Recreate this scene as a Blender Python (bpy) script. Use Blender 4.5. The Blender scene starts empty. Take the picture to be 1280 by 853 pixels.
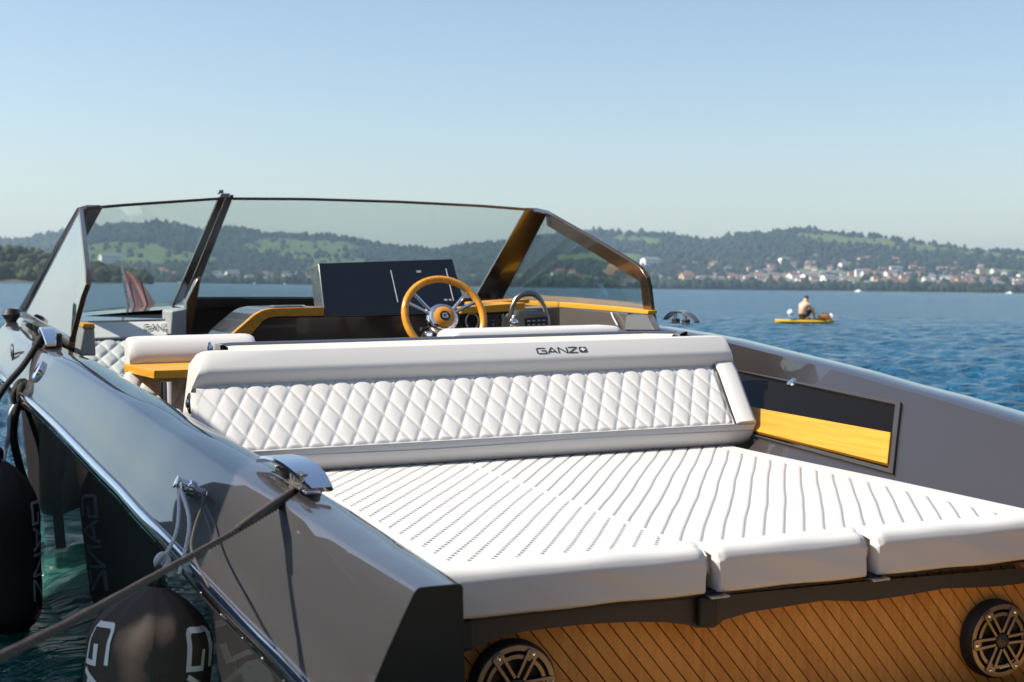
import bpy, math, random
import numpy as np
from mathutils import Vector, Matrix, noise
random.seed(7)
SC = bpy.context.scene
COL = SC.collection

# ------------------------------------------------------------------ frames
# Boat frame: X starboard, Y forward, Z up, origin on the centreline at the
# waterline below the aft edge of the sun pad.  The boat heels 1.46 deg to port.
HEEL = math.radians(-1.46)
MB = Matrix.Rotation(HEEL, 4, 'Y')
FPX, CX, CY = 1775.0, 640.0, 426.5           # lens survey of the photograph (50 mm)
CAM = Vector((-1.845, -2.91, 1.33))          # camera in the boat frame
def _n(v): v = Vector(v); v.normalize(); return v
_Y = _n((-700, -76.5, FPX)); _X = Vector((4516, -136.5, FPX)); _X = _n(_X - _X.dot(_Y) * _Y); _Z = _X.cross(_Y)
RB = Matrix((_X, _Y, _Z))                    # camera axes -> boat axes

# ------------------------------------------------------------------ camera
cam_d = bpy.data.cameras.new("camera"); cam = bpy.data.objects.new("camera", cam_d); COL.objects.link(cam)
cam_d.sensor_width = 36.0; cam_d.lens = FPX / 1280 * 36.0
cam_d.clip_start = 0.05; cam_d.clip_end = 30000
m3 = RB @ Matrix(((1, 0, 0), (0, -1, 0), (0, 0, -1)))
cam.matrix_world = MB @ (Matrix.Translation(CAM) @ m3.to_4x4())
cam_d.dof.use_dof = True; cam_d.dof.focus_distance = 4.4; cam_d.dof.aperture_fstop = 6.3
SC.camera = cam

# ------------------------------------------------------------------ light
SUN = Vector((-1.15, 0.30, 1.12)).normalized()            # towards the sun: port bow
ELEV = math.asin(SUN.z); AZ = math.atan2(SUN.x, SUN.y)
w = bpy.data.worlds.new("World"); SC.world = w; w.use_nodes = True
nt = w.node_tree; nt.nodes.clear()
sky = nt.nodes.new('ShaderNodeTexSky'); sky.sky_type = 'NISHITA'; sky.sun_disc = False
sky.sun_elevation = ELEV; sky.sun_rotation = AZ
sky.altitude = 400; sky.air_density = 1.1; sky.dust_density = 1.2; sky.ozone_density = 1.0
bg = nt.nodes.new('ShaderNodeBackground'); bg.inputs[1].default_value = 0.082
out = nt.nodes.new('ShaderNodeOutputWorld')
nt.links.new(sky.outputs[0], bg.inputs[0]); nt.links.new(bg.outputs[0], out.inputs[0])
sd = bpy.data.lights.new("sun", 'SUN'); sd.energy = 4.3; sd.angle = math.radians(0.53); sd.color = (1, 0.92, 0.80)
so = bpy.data.objects.new("sun", sd); COL.objects.link(so); so.location = (-40, 40, 60)
so.rotation_euler = SUN.to_track_quat('Z', 'Y').to_euler()
SC.view_settings.view_transform = 'Standard'; SC.view_settings.look = 'None'
SC.view_settings.exposure = 0.95; SC.view_settings.gamma = 1.0
SC.cycles.use_denoising = True
SC.cycles.max_bounces = 10; SC.cycles.transparent_max_bounces = 16
SC.cycles.sample_clamp_indirect = 6.0

# ------------------------------------------------------------------ survey helpers
def ray(px, py): return RB @ Vector((px - CX, py - CY, FPX))
def at(px, py, x=None, y=None, z=None):
    d = ray(px, py)
    k, v = (0, x) if x is not None else (1, y) if y is not None else (2, z)
    return CAM + d * ((v - CAM[k]) / d[k])
def proj(p):
    v = RB.transposed() @ (Vector(p) - CAM)
    return CX + FPX * v.x / v.z, CY + FPX * v.y / v.z
def lerp(a, b, t): return a + (b - a) * t
def interp(x, xs, ys): return float(np.interp(x, xs, ys))

# ------------------------------------------------------------------ materials
def mat(name, base, rough=0.5, metal=0.0, coat=0.0, spec=0.5, var=0.0, vscale=8.0, bump=0.0, bscale=200.0, coat_rough=0.02, coat_ior=1.5):
    m = bpy.data.materials.new(name); m.use_nodes = True
    t = m.node_tree; p = t.nodes['Principled BSDF']
    p.inputs['Base Color'].default_value = (*base, 1); p.inputs['Roughness'].default_value = rough
    p.inputs['Metallic'].default_value = metal; p.inputs['Coat Weight'].default_value = coat
    p.inputs['Coat Roughness'].default_value = coat_rough; p.inputs['Coat IOR'].default_value = coat_ior; p.inputs['Specular IOR Level'].default_value = spec
    tc = t.nodes.new('ShaderNodeTexCoord')
    if var:
        n = t.nodes.new('ShaderNodeTexNoise'); n.inputs['Scale'].default_value = vscale; n.inputs['Detail'].default_value = 5
        t.links.new(tc.outputs['Object'], n.inputs['Vector'])
        mx = t.nodes.new('ShaderNodeMix'); mx.data_type = 'RGBA'
        mx.inputs['A'].default_value = (*[c * (1 - var) for c in base], 1)
        mx.inputs['B'].default_value = (*[min(1, c * (1 + var)) for c in base], 1)
        t.links.new(n.outputs['Fac'], mx.inputs['Factor']); t.links.new(mx.outputs['Result'], p.inputs['Base Color'])
        mr = t.nodes.new('ShaderNodeMapRange'); mr.inputs['To Min'].default_value = max(0.0, rough * (1 - var)); mr.inputs['To Max'].default_value = min(1, rough * (1 + var))
        t.links.new(n.outputs['Fac'], mr.inputs['Value']); t.links.new(mr.outputs['Result'], p.inputs['Roughness'])
    if bump:
        n = t.nodes.new('ShaderNodeTexNoise'); n.inputs['Scale'].default_value = bscale; n.inputs['Detail'].default_value = 3
        t.links.new(tc.outputs['Object'], n.inputs['Vector'])
        b = t.nodes.new('ShaderNodeBump'); b.inputs['Strength'].default_value = bump; b.inputs['Distance'].default_value = 0.002
        t.links.new(n.outputs['Fac'], b.inputs['Height']); t.links.new(b.outputs['Normal'], p.inputs['Normal'])
    return m
def teak(name, c1, c2, stretch, rough=0.45):
    m = bpy.data.materials.new(name); m.use_nodes = True
    t = m.node_tree; p = t.nodes['Principled BSDF']; p.inputs['Roughness'].default_value = rough
    tc = t.nodes.new('ShaderNodeTexCoord'); mp = t.nodes.new('ShaderNodeMapping'); mp.inputs['Scale'].default_value = stretch
    n = t.nodes.new('ShaderNodeTexNoise'); n.inputs['Scale'].default_value = 1; n.inputs['Detail'].default_value = 6; n.inputs['Distortion'].default_value = 0.6
    oi = t.nodes.new('ShaderNodeObjectInfo')
    add = t.nodes.new('ShaderNodeMath'); add.operation = 'MULTIPLY_ADD'; add.inputs[1].default_value = 0.35; 
    r = t.nodes.new('ShaderNodeValToRGB')
    r.color_ramp.elements[0].position = 0.3; r.color_ramp.elements[0].color = (*c1, 1)
    r.color_ramp.elements[1].position = 0.85; r.color_ramp.elements[1].color = (*c2, 1)
    t.links.new(tc.outputs['Object'], mp.inputs['Vector']); t.links.new(mp.outputs['Vector'], n.inputs['Vector'])
    t.links.new(oi.outputs['Random'], add.inputs[0]); t.links.new(n.outputs['Fac'], add.inputs[2])
    t.links.new(add.outputs[0], r.inputs['Fac']); t.links.new(r.outputs['Color'], p.inputs['Base Color'])
    b = t.nodes.new('ShaderNodeBump'); b.inputs['Strength'].default_value = 0.15; b.inputs['Distance'].default_value = 0.002
    t.links.new(n.outputs['Fac'], b.inputs['Height']); t.links.new(b.outputs['Normal'], p.inputs['Normal'])
    return m
def glassm(name, tint, refl=1.0, rough=0.0):
    m = bpy.data.materials.new(name); m.use_nodes = True; t = m.node_tree; t.nodes.clear()
    o = t.nodes.new('ShaderNodeOutputMaterial'); tr = t.nodes.new('ShaderNodeBsdfTransparent'); tr.inputs[0].default_value = (*tint, 1)
    g = t.nodes.new('ShaderNodeBsdfGlossy'); g.inputs['Roughness'].default_value = rough
    fr = t.nodes.new('ShaderNodeLayerWeight'); fr.inputs['Blend'].default_value = 0.5
    pw = t.nodes.new('ShaderNodeMath'); pw.operation = 'POWER'; pw.inputs[1].default_value = 5.0
    mu = t.nodes.new('ShaderNodeMath'); mu.operation = 'MULTIPLY_ADD'; mu.inputs[1].default_value = 0.95 * refl; mu.inputs[2].default_value = 0.04 * refl; mu.use_clamp = True
    mx = t.nodes.new('ShaderNodeMixShader')
    t.links.new(fr.outputs['Facing'], pw.inputs[0]); t.links.new(pw.outputs[0], mu.inputs[0]); t.links.new(mu.outputs[0], mx.inputs[0])
    t.links.new(tr.outputs[0], mx.inputs[1]); t.links.new(g.outputs[0], mx.inputs[2]); t.links.new(mx.outputs[0], o.inputs[0])
    return m
def stitched(name, base, thread):
    """vinyl whose thread lines and painted dimple shade come from the mesh attribute 'stitch'"""
    m = mat(name, base, rough=0.42, bump=0.12, bscale=350)
    t = m.node_tree; p = t.nodes['Principled BSDF']
    a = t.nodes.new('ShaderNodeAttribute'); a.attribute_name = 'stitch_shade'
    mx = t.nodes.new('ShaderNodeMix'); mx.data_type = 'RGBA'
    mx.inputs['A'].default_value = (*base, 1); mx.inputs['B'].default_value = (*thread, 1)
    t.links.new(a.outputs['Fac'], mx.inputs['Factor']); t.links.new(mx.outputs['Result'], p.inputs['Base Color'])
    return m
M = dict(
    paint=mat('anthracite_paint', (0.046, 0.042, 0.043), rough=0.45, metal=0.30, coat=1.0, var=0.05, vscale=600, coat_ior=2.15),
    inner=mat('anthracite_coaming', (0.034, 0.028, 0.028), rough=0.40, metal=0.2, coat=0.8, var=0.06, vscale=300, coat_ior=1.45),
    chrome=mat('chrome', (0.82, 0.82, 0.84), rough=0.09, metal=1.0, var=0.02, vscale=30),
    brushed=mat('brushed_metal', (0.55, 0.53, 0.5), rough=0.28, metal=1.0, var=0.1, vscale=40),
    gunmetal=mat('gunmetal', (0.24, 0.215, 0.19), rough=0.33, metal=1.0, var=0.1, vscale=30),
    bronze=mat('dark_bronze_frame', (0.13, 0.088, 0.055), rough=0.22, metal=0.75, coat=0.4, var=0.1, vscale=20),
    black=mat('black_rubber', (0.012, 0.012, 0.013), rough=0.55, var=0.15, vscale=60),
    gloss=mat('black_gloss', (0.010, 0.011, 0.014), rough=0.08, coat=0.5, var=0.1, vscale=10),
    dash=mat('dark_dash', (0.030, 0.024, 0.020), rough=0.22, coat=0.3, var=0.15, vscale=12),
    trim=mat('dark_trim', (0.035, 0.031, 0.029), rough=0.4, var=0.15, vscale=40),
    vinyl=mat('white_vinyl', (0.600, 0.588, 0.570), rough=0.42, bump=0.12, bscale=350, var=0.02, vscale=5),
    quilt=stitched('quilted_vinyl', (0.600, 0.588, 0.570), (0.018, 0.019, 0.023)),
    cream=mat('cream_inset', (0.72, 0.64, 0.52), rough=0.45, var=0.03, vscale=10),
    grey=mat('grey_panel', (0.33, 0.33, 0.34), rough=0.4, var=0.06, vscale=10),
    greymet=mat('grey_gloss_panel', (0.14, 0.125, 0.115), rough=0.25, coat=0.6, metal=0.3, var=0.06, vscale=10),
    teak=teak('teak_varnished', (0.38, 0.150, 0.006), (0.62, 0.300, 0.016), (34, 2.2, 60)),
    teakdeck=teak('teak_transom', (0.45, 0.195, 0.038), (0.66, 0.325, 0.075), (60, 60, 5), rough=0.65),
    teakpale=teak('teak_sunbleached', (0.46, 0.25, 0.085), (0.62, 0.36, 0.14), (60, 5, 60), rough=0.7),
    wheelwood=teak('wheel_wood', (0.60, 0.22, 0.015), (0.78, 0.34, 0.03), (20, 20, 20), rough=0.15),
    dark_end=mat('dark_wing_end', (0.016, 0.0155, 0.016), rough=0.32, spec=0.25, var=0.15, vscale=25),
    caulk=mat('black_caulk', (0.012, 0.011, 0.010), rough=0.7, var=0.1, vscale=40),
    fabric=mat('black_fender_cover', (0.066, 0.050, 0.042), rough=0.9, spec=0.2, bump=0.6, bscale=700, var=0.75, vscale=420),
    print=mat('white_print', (0.72, 0.70, 0.72), rough=0.6, var=0.03, vscale=30),
    inkdark=mat('dark_print', (0.03, 0.035, 0.045), rough=0.5, var=0.03, vscale=30),
    red=mat('red_print', (0.55, 0.03, 0.03), rough=0.6, var=0.05, vscale=30),
    rope=mat('black_rope', (0.006, 0.0056, 0.0056), rough=0.9, bump=0.9, bscale=260, var=0.3, vscale=200),
    ropegrey=mat('grey_brown_rope', (0.058, 0.045, 0.038), rough=0.9, bump=0.9, bscale=300, var=0.35, vscale=150),
    ropewhite=mat('white_rope', (0.62, 0.62, 0.64), rough=0.85, bump=0.8, bscale=300, var=0.15, vscale=150),
    glass=glassm('windscreen_glass', (0.925, 0.962, 0.952), 1.0),
    glassport=glassm('side_glass', (0.87, 0.92, 0.91), 1.7),
    smoke=mat('smoked_glass', (0.007, 0.006, 0.005), rough=0.06, spec=0.05),
    screenline=mat('screen_line', (0.55, 0.56, 0.58), rough=0.3, var=0.03),
)

# ------------------------------------------------------------------ mesh helpers
class Mesh:
    def __init__(s): s.v = []; s.f = []; s.m = []
    def add(s, vs, fs, mi=0):
        o = len(s.v); s.v += [tuple(p) for p in vs]; s.f += [tuple(i + o for i in f) for f in fs]; s.m += [mi] * len(fs); return s
    def prism(s, pts, ext, mi=0):
        pts = [Vector(p) for p in pts]; e = Vector(ext); n = len(pts)
        nrm = Vector()
        for i in range(n): nrm += pts[i].cross(pts[(i + 1) % n])
        if nrm.dot(e) > 0: pts = pts[::-1]
        s.add(pts + [p + e for p in pts], [tuple(range(n)), tuple(range(2 * n - 1, n - 1, -1))] + [((i + 1) % n, i, i + n, (i + 1) % n + n) for i in range(n)], mi); return s
    def box(s, c, d, mi=0, rot=None):
        c = Vector(c); x, y, z = d[0] / 2, d[1] / 2, d[2] / 2
        vs = [Vector((i * x, j * y, k * z)) for i in (-1, 1) for j in (-1, 1) for k in (-1, 1)]
        if rot: vs = [rot @ q for q in vs]
        s.add([q + c for q in vs], [(0, 1, 3, 2), (4, 6, 7, 5), (0, 4, 5, 1), (2, 3, 7, 6), (0, 2, 6, 4), (1, 5, 7, 3)], mi); return s
    def tube(s, pts, r, n=10, mi=0, cap=True, closed=False):
        pts = [Vector(p) for p in pts]; N = len(pts); rs = r if isinstance(r, (list, tuple)) else [r] * N
        prev = None; rings = []
        for i, p in enumerate(pts):
            if closed: t = pts[(i + 1) % N] - pts[i - 1]
            else: t = pts[min(i + 1, N - 1)] - pts[max(i - 1, 0)]
            t.normalize()
            if prev is None:
                a = Vector((0, 0, 1)) if abs(t.z) < 0.9 else Vector((1, 0, 0)); u = t.cross(a).normalized()
            else: u = (prev - t * prev.dot(t)).normalized()
            prev = u; b = t.cross(u)
            rings.append([p + (u * math.cos(2 * math.pi * k / n) + b * math.sin(2 * math.pi * k / n)) * rs[i] for k in range(n)])
        vs = [q for rr in rings for q in rr]; fs = []
        for i in range(N if closed else N - 1):
            j = (i + 1) % N
            for k in range(n): fs.append((i * n + k, i * n + (k + 1) % n, j * n + (k + 1) % n, j * n + k))
        if cap and not closed: fs += [tuple(range(n - 1, -1, -1)), tuple(range((N - 1) * n, N * n))]
        s.add(vs, fs, mi); return s
    def sweep(s, path, prof, mi=0, cap=True):
        """path: list of (origin, axis_u, axis_v); prof: list of (u, v)"""
        n = len(prof); vs = []
        for o, u, v in path: vs += [Vector(o) + Vector(u) * a + Vector(v) * b for a, b in prof]
        fs = []
        for i in range(len(path) - 1):
            for k in range(n): fs.append((i * n + k, i * n + (k + 1) % n, (i + 1) * n + (k + 1) % n, (i + 1) * n + k))
        if cap: fs += [tuple(range(n - 1, -1, -1)), tuple(range((len(path) - 1) * n, len(path) * n))]
        s.add(vs, fs, mi); return s
    def lathe(s, o, ax, prof, n=24, mi=0):
        """prof: list of (radius, height along ax)"""
        o = Vector(o); ax = _n(ax); a = Vector((0, 0, 1)) if abs(ax.z) < 0.9 else Vector((1, 0, 0)); u = ax.cross(a).normalized(); b = ax.cross(u)
        vs = []
        for r, h in prof: vs += [o + ax * h + (u * math.cos(2 * math.pi * k / n) + b * math.sin(2 * math.pi * k / n)) * r for k in range(n)]
        fs = []
        for i in range(len(prof) - 1):
            for k in range(n): fs.append((i * n + k, i * n + (k + 1) % n, (i + 1) * n + (k + 1) % n, (i + 1) * n + k))
        if prof[0][0] > 1e-4: fs.append(tuple(range(n - 1, -1, -1)))
        if prof[-1][0] > 1e-4: fs.append(tuple(range((len(prof) - 1) * n, len(prof) * n)))
        s.add(vs, fs, mi); return s
    def strip(s, rows, mi=0, flip=False):
        n = len(rows[0]); vs = [p for r in rows for p in r]; fs = []
        for i in range(len(rows) - 1):
            for k in range(n - 1):
                q = (i * n + k, i * n + k + 1, (i + 1) * n + k + 1, (i + 1) * n + k); fs.append(q[::-1] if flip else q)
        s.add(vs, fs, mi); return s
    def build(s, name, mats, parent=None, bevel=0, seg=2, smooth=40, fix=True):
        me = bpy.data.meshes.new(name); me.from_pydata(s.v, [], s.f)
        mats = mats if isinstance(mats, (list, tuple)) else [mats]
        for q in mats: me.materials.append(q)
        if len(mats) > 1: me.polygons.foreach_set('material_index', s.m)
        if fix:
            import bmesh
            bm = bmesh.new(); bm.from_mesh(me); bmesh.ops.recalc_face_normals(bm, faces=bm.faces); bm.to_mesh(me); bm.free()
        return finish(me, name, parent, bevel, seg, smooth)
def finish(me, name, parent=None, bevel=0, seg=2, smooth=40):
    if smooth:
        me.polygons.foreach_set('use_smooth', [True] * len(me.polygons)); me.set_sharp_from_angle(angle=math.radians(smooth))
    me.update()
    o = bpy.data.objects.new(name, me); COL.objects.link(o)
    if parent: o.parent = parent
    if bevel:
        b = o.modifiers.new('bevel', 'BEVEL'); b.width = bevel; b.segments = seg; b.limit_method = 'ANGLE'; b.angle_limit = math.radians(35)
    return o
def gridmesh(name, P, material, parent=None, attr=None, smooth=180, flip=False):
    """P: (rows, cols, 3) array"""
    R, Cc = P.shape[:2]
    idx = np.arange(R * Cc).reshape(R, Cc)
    f = np.stack([idx[:-1, :-1], idx[:-1, 1:], idx[1:, 1:], idx[1:, :-1]], -1).reshape(-1, 4)
    if flip: f = f[:, ::-1]
    me = bpy.data.meshes.new(name)
    me.vertices.add(R * Cc); me.vertices.foreach_set('co', P.reshape(-1).astype(np.float32))
    me.loops.add(f.size); me.loops.foreach_set('vertex_index', f.reshape(-1).astype(np.int32))
    me.polygons.add(len(f)); me.polygons.foreach_set('loop_start', np.arange(0, f.size, 4, dtype=np.int32))
    me.polygons.foreach_set('use_smooth', np.ones(len(f), dtype=bool))
    me.update(calc_edges=True); me.validate()
    if attr:
        for k, a in attr.items():
            at_ = me.attributes.new(k, 'FLOAT', 'POINT'); at_.data.foreach_set('value', a.reshape(-1).astype(np.float32))
    me.materials.append(material)
    o = bpy.data.objects.new(name, me); COL.objects.link(o)
    if parent: o.parent = parent
    return o
def tag(o, label=None, cat=None, group=None, kind=None):
    if label: o['label'] = label
    if cat: o['category'] = cat
    if group: o['group'] = group
    if kind: o['kind'] = kind
    return o
def thing(name, label, cat, loc=(0, 0, 0), group=None, mw=None):
    o = bpy.data.objects.new(name, None); COL.objects.link(o); o.empty_display_size = 0.2
    if mw is not None: o.matrix_world = mw
    else: o.location = loc
    return tag(o, label, cat, group)
def smoothstep(a, b, x):
    t = np.clip((x - a) / (b - a), 0, 1); return t * t * (3 - 2 * t)

# ================================================================== WATER, HILLS
CW = MB @ CAM                                             # camera in the world
def azpx(px, py=352):                                     # world azimuth (from +Y towards +X) of a column of the survey
    d = MB.to_3x3() @ ray(px, py); return math.atan2(d.x, d.y), d.z / math.hypot(d.x, d.y)

def water_material():
    m = bpy.data.materials.new('lake_water'); m.use_nodes = True; t = m.node_tree; p = t.nodes['Principled BSDF']
    p.inputs['Roughness'].default_value = 0.16; p.inputs['IOR'].default_value = 1.33
    tc = t.nodes.new('ShaderNodeTexCoord')
    a = t.nodes.new('ShaderNodeAttribute'); a.attribute_name = 'shallow'
    mx = t.nodes.new('ShaderNodeMix'); mx.data_type = 'RGBA'
    mx.inputs['A'].default_value = (0.006, 0.072, 0.142, 1); mx.inputs['B'].default_value = (0.014, 0.150, 0.115, 1)
    t.links.new(a.outputs['Fac'], mx.inputs['Factor']); t.links.new(mx.outputs['Result'], p.inputs['Base Color'])
    hs = []
    for sc, w_ in ((7.0, 0.20), (1.6, 0.9), (0.22, 4.5)):
        mp = t.nodes.new('ShaderNodeMapping'); mp.inputs['Scale'].default_value = (sc, sc * 1.5, sc); mp.inputs['Rotation'].default_value = (0, 0, 0.5)
        n = t.nodes.new('ShaderNodeTexNoise'); n.inputs['Scale'].default_value = 1; n.inputs['Detail'].default_value = 4; n.inputs['Distortion'].default_value = 0.8
        t.links.new(tc.outputs['Object'], mp.inputs['Vector']); t.links.new(mp.outputs['Vector'], n.inputs['Vector'])
        q = t.nodes.new('ShaderNodeMath'); q.operation = 'MULTIPLY'; q.inputs[1].default_value = w_ ; t.links.new(n.outputs['Fac'], q.inputs[0]); hs.append(q)
    s1 = t.nodes.new('ShaderNodeMath'); s1.operation = 'ADD'; s2 = t.nodes.new('ShaderNodeMath'); s2.operation = 'ADD'
    t.links.new(hs[0].outputs[0], s1.inputs[0]); t.links.new(hs[1].outputs[0], s1.inputs[1]); t.links.new(s1.outputs[0], s2.inputs[0]); t.links.new(hs[2].outputs[0], s2.inputs[1])
    b = t.nodes.new('ShaderNodeBump'); b.inputs['Strength'].default_value = 1.0; b.inputs['Distance'].default_value = 0.34
    t.links.new(s2.outputs[0], b.inputs['Height']); t.links.new(b.outputs['Normal'], p.inputs['Normal'])
    return m
def build_water():
    rng = np.random.default_rng(3)
    r = np.concatenate([[0.0], np.geomspace(0.35, 6, 60), np.geomspace(6, 75, 420)[1:], np.geomspace(75, 5600, 60)[1:]])
    a0 = math.atan2(SUN.x, SUN.y)
    th = np.concatenate([np.linspace(-0.62, 0.98, 480), np.linspace(0.98, 2 * math.pi - 0.62, 110)[1:]])
    Rr, T = np.meshgrid(r, th, indexing='ij')
    X = CW.x + Rr * np.sin(T); Y = CW.y + Rr * np.cos(T); Z = np.zeros_like(X)
    cell = np.maximum(np.gradient(r)[:, None], Rr * 0.0034)
    for i in range(34):
        L = 0.18 * (9.0 ** (i / 33.0)); k = 2 * math.pi / L; d = rng.normal(0.9, 0.75)
        ph = rng.uniform(0, 6.28); A = 0.0058 * (L / 0.5) ** 0.7 * rng.uniform(0.6, 1.3)
        att = 1 - smoothstep(0.20, 0.42, cell / L)
        a = k * (X * math.sin(d) + Y * math.cos(d)) + ph + 0.6 * np.sin(X * 0.7 + i) + 0.5 * np.cos(Y * 0.6 - i)
        Z += A * att * (np.sin(a) + 0.25 * np.sin(2 * a + 1.3))
    sh = (1 - smoothstep(-1.0, -0.2, X)) * (1 - smoothstep(3.5, 9.0, Y))
    P = np.stack([X, Y, Z], -1)
    o = gridmesh('lake_water', P, water_material(), attr={'shallow': sh}, flip=True)
    tag(o, kind='structure'); return o
build_water()

# skyline of the far shore in survey pixels -> elevation angle
SKY = [(25, 304), (66, 295), (108, 290), (141, 285), (197, 281), (230, 285), (249, 292), (279, 289), (302, 288), (328, 295), (387, 298), (430, 300), (470, 309), (500, 312), (545, 316),
       (590, 309), (640, 304), (690, 297), (740, 292), (782, 294), (837, 296), (860, 300), (879, 304), (900, 301), (921, 297), (960, 294), (1001, 290), (1044, 293), (1085, 297), (1120, 300), (1183, 310), (1225, 315), (1280, 319)]
saz = []; sel = []
for x_, y_ in SKY:
    a_, e_ = azpx(x_, y_); saz.append(a_); sel.append(e_)
saz = [saz[0] - 2.2, saz[0] - 1.3, saz[0] - 0.6, saz[0] - 0.15] + saz + [saz[-1] + 0.1, saz[-1] + 0.6, saz[-1] + 1.5, saz[-1] + 2.2]
sel = [0.018, 0.020, 0.016, 0.018] + sel + [0.014, 0.02, 0.02, 0.018]
R0, R1, R2 = 2350.0, 4000.0, 5200.0
def fbm(x, y, s, o=4, seed=0.0): return noise.fractal(Vector((x / s, y / s, seed)), 1.0, 2.0, o)
def hill_h(az, r):
    H = interp(az, saz, sel) * R1 + 1.3
    t = (r - R0) / (R1 - R0)
    if t <= 0: return -3.0 + 4.0 * max(0, 1 + t * 20)
    if t > 1: return H * max(0.0, 1 - 0.5 * ((r - R1) / (R2 - R1)) ** 2) - 4 * (t - 1)
    x, y = r * math.sin(az), r * math.cos(az)
    g = 0.42 * t + 0.58 * t ** 2.6
    bumps = fbm(x, y, 520, 3, 3.1) * 0.16 * math.sin(math.pi * min(1, t * 1.02)) 
    return 1.0 + H * max(0.004, g + bumps * (1 - t) * 1.2)
def meadow(az, r):
    x, y = r * math.sin(az), r * math.cos(az)
    t = (r - R0) / (R1 - R0)
    v = fbm(x * 1.0, y * 0.55, 330, 3, 9.7) + 0.10
    v += 0.45 * math.exp(-((az - A_MEAD1) / 0.030) ** 2) * math.exp(-((t - 0.80) / 0.13) ** 2)
    v += 0.75 * math.exp(-((az - A_MEAD2) / 0.040) ** 2) * math.exp(-((t - 0.92) / 0.09) ** 2)
    v += 0.30 * math.exp(-((az - A_MEAD3) / 0.09) ** 2) * math.exp(-((t - 0.45) / 0.22) ** 2)
    v += 0.35 * math.exp(-((az - A_MEAD4) / 0.03) ** 2) * math.exp(-((t - 0.62) / 0.10) ** 2)
    v -= 0.45 * max(0, t - 0.72) / 0.28
    return v
A_MEAD1 = azpx(350)[0]; A_MEAD2 = azpx(1000)[0]; A_MEAD3 = azpx(1040)[0]; A_MEAD4 = azpx(215)[0]
def terrain_material():
    m = bpy.data.materials.new('hillside_ground'); m.use_nodes = True; t = m.node_tree; p = t.nodes['Principled BSDF']; p.inputs['Roughness'].default_value = 1.0
    p.inputs['Specular IOR Level'].default_value = 0.1
    a = t.nodes.new('ShaderNodeAttribute'); a.attribute_name = 'meadow'
    tc = t.nodes.new('ShaderNodeTexCoord'); n = t.nodes.new('ShaderNodeTexNoise'); n.inputs['Scale'].default_value = 0.02; n.inputs['Detail'].default_value = 6
    t.links.new(tc.outputs['Object'], n.inputs['Vector'])
    g = t.nodes.new('ShaderNodeValToRGB'); g.color_ramp.elements[0].color = (0.060, 0.100, 0.020, 1); g.color_ramp.elements[1].color = (0.13, 0.165, 0.05, 1)
    g.color_ramp.elements[0].position = 0.35; g.color_ramp.elements[1].position = 0.7
    t.links.new(n.outputs['Fac'], g.inputs['Fac'])
    mx = t.nodes.new('ShaderNodeMix'); mx.data_type = 'RGBA'; mx.inputs['A'].default_value = (0.014, 0.030, 0.016, 1)
    t.links.new(a.outputs['Fac'], mx.inputs['Factor']); t.links.new(g.outputs['Color'], mx.inputs['B']); t.links.new(mx.outputs['Result'], p.inputs['Base Color'])
    return m
def build_hills():
    c = azpx(640)[0]
    az = np.concatenate([np.linspace(c - 2.4, c - 0.42, 90), np.linspace(c - 0.42, c + 0.42, 460)[1:], np.linspace(c + 0.42, c + 2.4, 90)[1:]])
    rr = np.concatenate([[R0 - 60, R0 - 5], np.linspace(R0, R1, 46), np.linspace(R1, R2, 8)[1:]])
    P = np.zeros((len(rr), len(az), 3)); A = np.zeros((len(rr), len(az)))
    for i, r in enumerate(rr):
        for j, a in enumerate(az):
            P[i, j] = (CW.x + r * math.sin(a), CW.y + r * math.cos(a), hill_h(a, r))
            A[i, j] = meadow(a, r)
    A = smoothstep(-0.06, 0.16, A)
    tag(gridmesh('hills', P, terrain_material(), attr={'meadow': A}, flip=True), kind='structure')
build_hills()
def foliage(name, c1, c2, scale=0.05):
    m = bpy.data.materials.new(name); m.use_nodes = True; t = m.node_tree; p = t.nodes['Principled BSDF']; p.inputs['Roughness'].default_value = 0.9; p.inputs['Specular IOR Level'].default_value = 0.15
    tc = t.nodes.new('ShaderNodeTexCoord'); n = t.nodes.new('ShaderNodeTexNoise'); n.inputs['Scale'].default_value = scale; n.inputs['Detail'].default_value = 4
    t.links.new(tc.outputs['Object'], n.inputs['Vector'])
    r = t.nodes.new('ShaderNodeValToRGB'); r.color_ramp.elements[0].color = (*c1, 1); r.color_ramp.elements[1].color = (*c2, 1); r.color_ramp.elements[0].position = 0.35; r.color_ramp.elements[1].position = 0.65
    t.links.new(n.outputs['Fac'], r.inputs['Fac']); t.links.new(r.outputs['Color'], p.inputs['Base Color'])
    return m
import bmesh
_b = bmesh.new(); bmesh.ops.create_icosphere(_b, subdivisions=1, radius=1.0); ICO_V = np.array([v.co[:] for v in _b.verts]); ICO_F = np.array([[v.index for v in f.verts] for f in _b.faces]); _b.free()
_b = bmesh.new(); bmesh.ops.create_icosphere(_b, subdivisions=2, radius=1.0); ICO2_V = np.array([v.co[:] for v in _b.verts]); ICO2_F = np.array([[v.index for v in f.verts] for f in _b.faces]); _b.free()
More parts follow.
